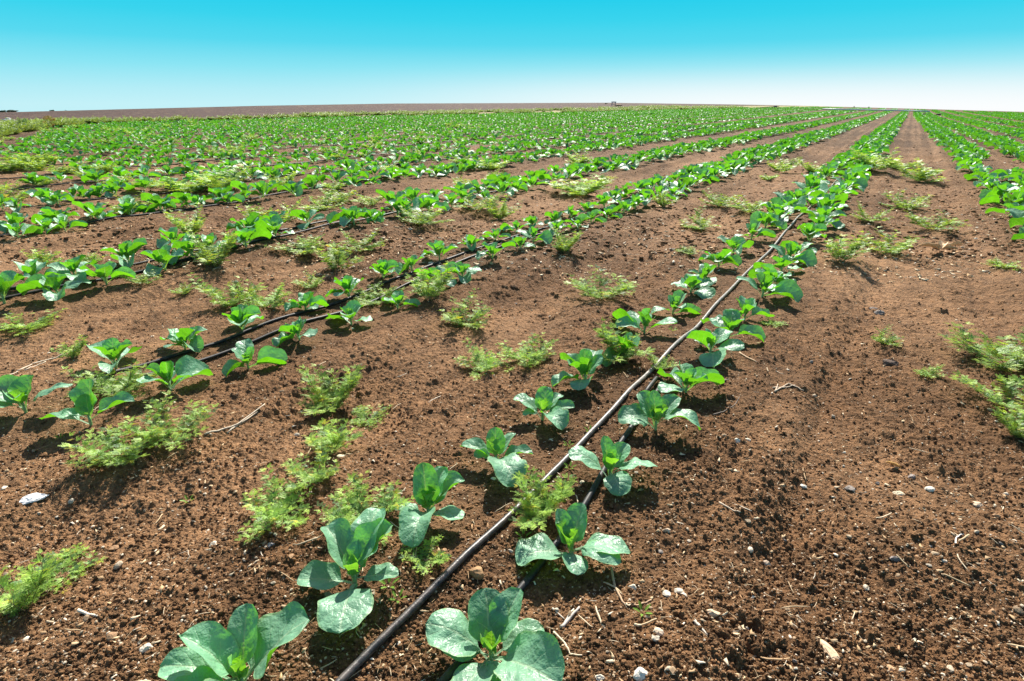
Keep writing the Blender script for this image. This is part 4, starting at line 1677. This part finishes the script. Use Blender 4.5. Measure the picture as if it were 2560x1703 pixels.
# loose leaf lying on the soil
v, f, uv = leaf_grid(.05, .022, 10, 14, 300, .4, .1, 801, 8, 4, .0, .008, 0)
x, y = ray(2085 * K, 1062 * K)
b = MB()
b.add(v, f, uv, (.66, .42, .16, 1))
tag(link('dry_leaf', b.mesh('dry_leaf', M_STRAW), None, (x, y, float(gz(x, y)[0])), None, 1.0), 'curled brown dead leaf on the bare soil at right', 'leaf')

# tiny green seedlings in the nearest bed
sd = MB()
for i in range(5):
    v, f, uv = leaf_grid(.024, .007, 45, 30, i * 72 + 10, .2, .1, 820 + i, 5, 2, .1, .0, 0)
    sd.add(v, f, uv, (.20, .36, .05, 1))
SEED = sd.mesh('seedling', M_WEED)
for a, c, lab in ((1358, 992, 'tiny green seedling left of the pale hose, uppermost one'), (1308, 1018, 'tiny green seedling between lone cabbage and pale hose'),
                  (1312, 1070, 'tiny green seedling touching the pale hose'), (915, 1370, 'tiny seedling beside the broad-leaved cabbage near the hose'),
                  (1480, 1405, 'tiny green sprout by the crossed sticks at the bottom'), (1550, 752, 'green sprout on shaded soil left of the pale hose'),
                  (430, 1140, 'tiny green sprout alone on the bare soil at left'), (135, 1000, 'tiny green seedling on the shadow at the left edge'),
                  (1205, 1225, 'tiny seedling below the weed on the pale hose'), (895, 1345, 'tiny seedling right of the broad cabbage leaf')):
    x, y = ray(a * K, c * K)
    tag(link('seedling', SEED, None, (x, y, float(gz(x, y)[0])), (0, 0, random.uniform(0, 6)), random.uniform(.8, 1.2)), lab, 'seedling', 'tiny seedlings')

# ------------------------------------------------------------------ far things
M_TREE = mat_tone('tree_foliage', .6, .3, .25, c4(1.2, 1.3, .7), 6, .3)
M_BARK = mat_noise('bark', c4(.10, .07, .05), c4(.18, .14, .10), 12, .9, .2)
M_STEELB = mat_noise('blue_paint', c4(.03, .06, .14), c4(.06, .09, .17), 8, .5, .5)
M_PIPEW = mat_noise('white_pipe', c4(.62, .62, .60), c4(.75, .75, .73), 8, .5, .5)
M_DARK = mat_noise('dark_rubber', c4(.02, .02, .022), c4(.05, .045, .04), 14, .7, .3)


def far_point(px, py, D=None):
    """point on the terrain under a direction measured on the photograph, D metres away"""
    X = (px - CX) / FPX
    Y = -(py - CY) / FPX
    fw = CP + SP * Y
    n = math.hypot(X, fw)
    x, y = X / n * D, fw / n * D
    return x, y, float(macro(np.array([x]), np.array([y]))[0])


def tree(px, py, D, w, h, tone, label, cat='tree', name='tree', n=900, trunk=.25):
    x, y, z = far_point(px, py, D)
    root = bpy.data.objects.new(name, None)
    COL.objects.link(root)
    root.location = (x, y, z)
    g = np.random.default_rng(int(px * 7 + D))
    b = MB()
    b.add(*tube(np.array([[0, 0, -.3], [.02 * w, 0, h * trunk], [0, .03 * w, h * .6]]), [h * .035, h * .03, h * .012], 7))
    for k in range(4):
        a = k * 1.6 + g.uniform(-.4, .4)
        b.add(*tube(np.array([[0, 0, h * (trunk + .05 * k)], [math.sin(a) * w * .18, math.cos(a) * w * .18, h * (.45 + .05 * k)], [math.sin(a) * w * .3, math.cos(a) * w * .3, h * (.62 + .05 * k)]]), [h * .016, h * .011, h * .004], 5))
    link('trunk', b.mesh('trunk', M_BARK), root)
    # clumps of leaves round a handful of centres
    ctr = [np.array([g.normal(0, w * .22), g.normal(0, w * .22), h * g.uniform(trunk + .1, .88)]) for _ in range(14)]
    vs, cs = [], []
    for i in range(n):
        c = ctr[g.integers(len(ctr))]
        d = g.normal(size=3)
        d /= np.linalg.norm(d)
        p = c + d * np.array([w * .2, w * .2, h * .14]) * g.uniform(.6, 1.05)
        a = g.normal(size=3)
        a /= np.linalg.norm(a)
        bb_ = np.cross(a, d)
        bb_ /= np.linalg.norm(bb_) + 1e-6
        s = w * .05 * g.uniform(.6, 1.4)
        vs.append([p - a * s, p - bb_ * s * .6, p + a * s, p + bb_ * s * .6])
        cs.append(np.tile(np.array(tone) * g.uniform(.7, 1.3), (4, 1)))
    v = np.array(vs).reshape(-1, 3)
    c = np.concatenate(cs)
    c = np.concatenate([c, np.ones((len(c), 1))], 1)
    link('crown', mesh_np('crown', v, np.arange(len(v)).reshape(-1, 4), M_TREE, None, c, False), root)
    return tag(root, label, cat, 'distant trees and shrubs')


def top_tree(px, ptop, D, wpx, tone, label, cat='tree', name='tree', n=900, trunk=.25):
    X, Y = (px - CX) / FPX, -(ptop - CY) / FPX
    fw = CP + SP * Y
    zt = CAM_H + D * (-SP + CP * Y) / math.hypot(X, fw)
    x, y, z = far_point(px, ptop, D)
    tree(px, ptop, D, wpx / FPX * D * .8, max(zt - z, .2), tone, label, cat, name, n, trunk)


top_tree(4, 275, 165, 18, (.06, .085, .065), 'dark grey-green tree at the extreme left end of the horizon')
top_tree(17, 274.5, 165, 18, (.055, .08, .06), 'dark tree second from the left end of the horizon')
top_tree(34, 275.5, 160, 15, (.045, .075, .055), 'small round dark tree set apart right of the horizon grove')
top_tree(132, 275, 175, 13, (.08, .105, .085), 'pale treetop peeping over the ploughed field, left of two')
top_tree(163, 275, 175, 8, (.075, .10, .08), 'pale treetop peeping over the ploughed field, right of two')
top_tree(118, 289, 38, 24, (.40, .25, .06), 'orange dry bush at the foot of the ploughed field, far left', 'bush', 'dry_bush', 500, .05)
top_tree(40, 292, 34, 18, (.16, .22, .08), 'green bush beside the pale rubble at far left', 'bush', 'green_bush', 500, .05)
top_tree(58, 293, 35, 14, (.14, .24, .08), 'green bush right of its neighbour beside the rubble, far left', 'bush', 'green_bush', 500, .05)
top_tree(1515, 257.5, 110, 8, (.06, .11, .05), 'lone green bush left of the blue frame on the hill', 'bush', 'green_bush', 500, .05)

# rubble at far left
for i in range(7):
    px, py = (14, 22, 26, 9, 30, 18, 5)[i], (306, 303, 308, 311, 311, 312, 313)[i]
    x, y = ray(px, py)
    v, f = stone_shape(900 + i, ICO2, .6)
    b = MB()
    b.add(v, f, None, (.62, .60, .57, 1) if i % 3 else (.40, .38, .36, 1))
    o = link('rubble_block', b.mesh('rubble_block', M_STONE, False), None, (x, y, float(macro(np.array([x]), np.array([y]))[0]) + .1), (0, 0, i), random.uniform(.16, .32))
    tag(o, 'pale rubble block in the small heap beside the dirt track at far left', 'rubble', 'rubble heap by the track')

# blue farm implement on the hill
x, y = ray(1534, 265)
z = float(macro(np.array([x]), np.array([y]))[0])
root = bpy.data.objects.new('farm_implement', None)
COL.objects.link(root)
root.location = (x, y, z)
root.scale = (math.hypot(x, y) / 110 * .5,) * 3


def box(b, cx_, cy_, cz_, sx_, sy_, sz_):
    v = np.array([[i, j, k] for i in (-.5, .5) for j in (-.5, .5) for k in (-.5, .5)]) * np.array([sx_, sy_, sz_]) + np.array([cx_, cy_, cz_])
    f = np.array([[0, 1, 3, 2], [4, 6, 7, 5], [0, 4, 5, 1], [2, 3, 7, 6], [0, 2, 6, 4], [1, 5, 7, 3]])
    b.add(v, f)


b = MB()
for zz_ in (.55, 1.15):
    for yy in (-.35, .35):
        box(b, 0, yy, zz_, 1.5, .1, .12)
link('frame', b.mesh('frame', M_STEELB, False), root)
for sx_ in (-.6, .6):
    for yy in (-.35, .35):
        b = MB()
        box(b, sx_, yy, .58, .1, .14, 1.14)
        link('leg', b.mesh('leg', M_STEELB, False), root)
for sx_ in (-.65, -.2, .2, .65):
    b = MB()
    box(b, sx_, 0, 1.32, .28, .55, .22)
    link('seed_box', b.mesh('seed_box', M_STEELB, False), root)
tag(root, 'dark blue farm implement frame standing on the ploughed hill', 'implement')
x, y = ray(1546, 266)
z = float(macro(np.array([x]), np.array([y]))[0])
v, f = stone_shape(950, ICO2, .45, False)
b = MB()
b.add(v * np.array([1.3, .8, .8]), f, None, (.45, .25, .14, 1))
tag(link('earth_heap', b.mesh('earth_heap', M_STONE), None, (x, y, z + .05), None, .5), 'low orange heap beside the blue farm implement', 'heap')

# boom and dark machine lying in the far cabbages
x, y = ray(1938, 274.5)
z = float(macro(np.array([x]), np.array([y]))[0])
root = bpy.data.objects.new('irrigation_cart', None)
COL.objects.link(root)
root.location = (x, y, z + .15)
root.scale = (.6, .6, .5)
b = MB()
v, f = stone_shape(960, ICO2, .7)
b.add(v * np.array([.55, .4, .35]) + np.array([0, 0, .45]), f)
link('body', b.mesh('body', M_DARK, False), root)
for sx_ in (-.5, .5):
    b = MB()
    a = np.linspace(0, 2 * np.pi, 17)
    b.add(*tube(np.stack([sx_ + .22 * np.cos(a), np.zeros(17), .26 + .22 * np.sin(a)], 1), .05, 6, False))
    link('wheel', b.mesh('wheel', M_DARK), root)
b = MB()
b.add(*tube(np.array([[-.3, 0, .45], [-2.2, .05, .3], [-3.6, .1, .12]]), .06, 6))
link('boom', b.mesh('boom', M_DARK), root)
tag(root, 'small dark irrigation cart with a boom among the far cabbages', 'cart')

# white lateral pipe across the beds
pp = [(2055, 279.2), (2110, 280.5), (2165, 281.5), (2225, 282.6), (2285, 284.0), (2322, 285.6)]
q = np.array([ray(*a) for a in pp])
z = macro(q[:, 0], q[:, 1])
b = MB()
b.add(*tube(np.stack([q[:, 0], q[:, 1], z + .28], 1), .075, 8))
tag(link('lateral_pipe', b.mesh('lateral_pipe', M_PIPEW)), 'long white irrigation pipe lying across the far rows', 'pipe')
for a, c, s, lab in ((2312, 287.5, .42, 'dark earth mound in the track just before the white pipe'), (2352, 288.5, .5, 'dark earth mound in the second track right of the white pipe')):
    x, y = ray(a, c)
    v, f = stone_shape(int(a), ICO2, .4, False)
    b = MB()
    b.add(v, f, None, (.075, .045, .035, 1))
    tag(link('earth_mound', b.mesh('earth_mound', M_STONE), None, (x, y, float(macro(np.array([x]), np.array([y]))[0]) + .05), None, s), lab, 'mound')
for a, c, lab in ((2135, 268, 'small post head on the far horizon, left one'), (2172, 269.5, 'small post head on the far horizon, right one')):
    x, y, z = far_point(a, c, 146)
    b = MB()
    v, f = stone_shape(int(a), ICO2, .8, False)
    b.add(v * np.array([.5, .4, .7]) + np.array([0, 0, .3]), f, None, (.10, .12, .06, 1))
    tag(link('horizon_shrub', b.mesh('horizon_shrub', M_TREE), None, (x, y, z), None, .25), lab.replace('post head', 'dark shrub'), 'shrub')
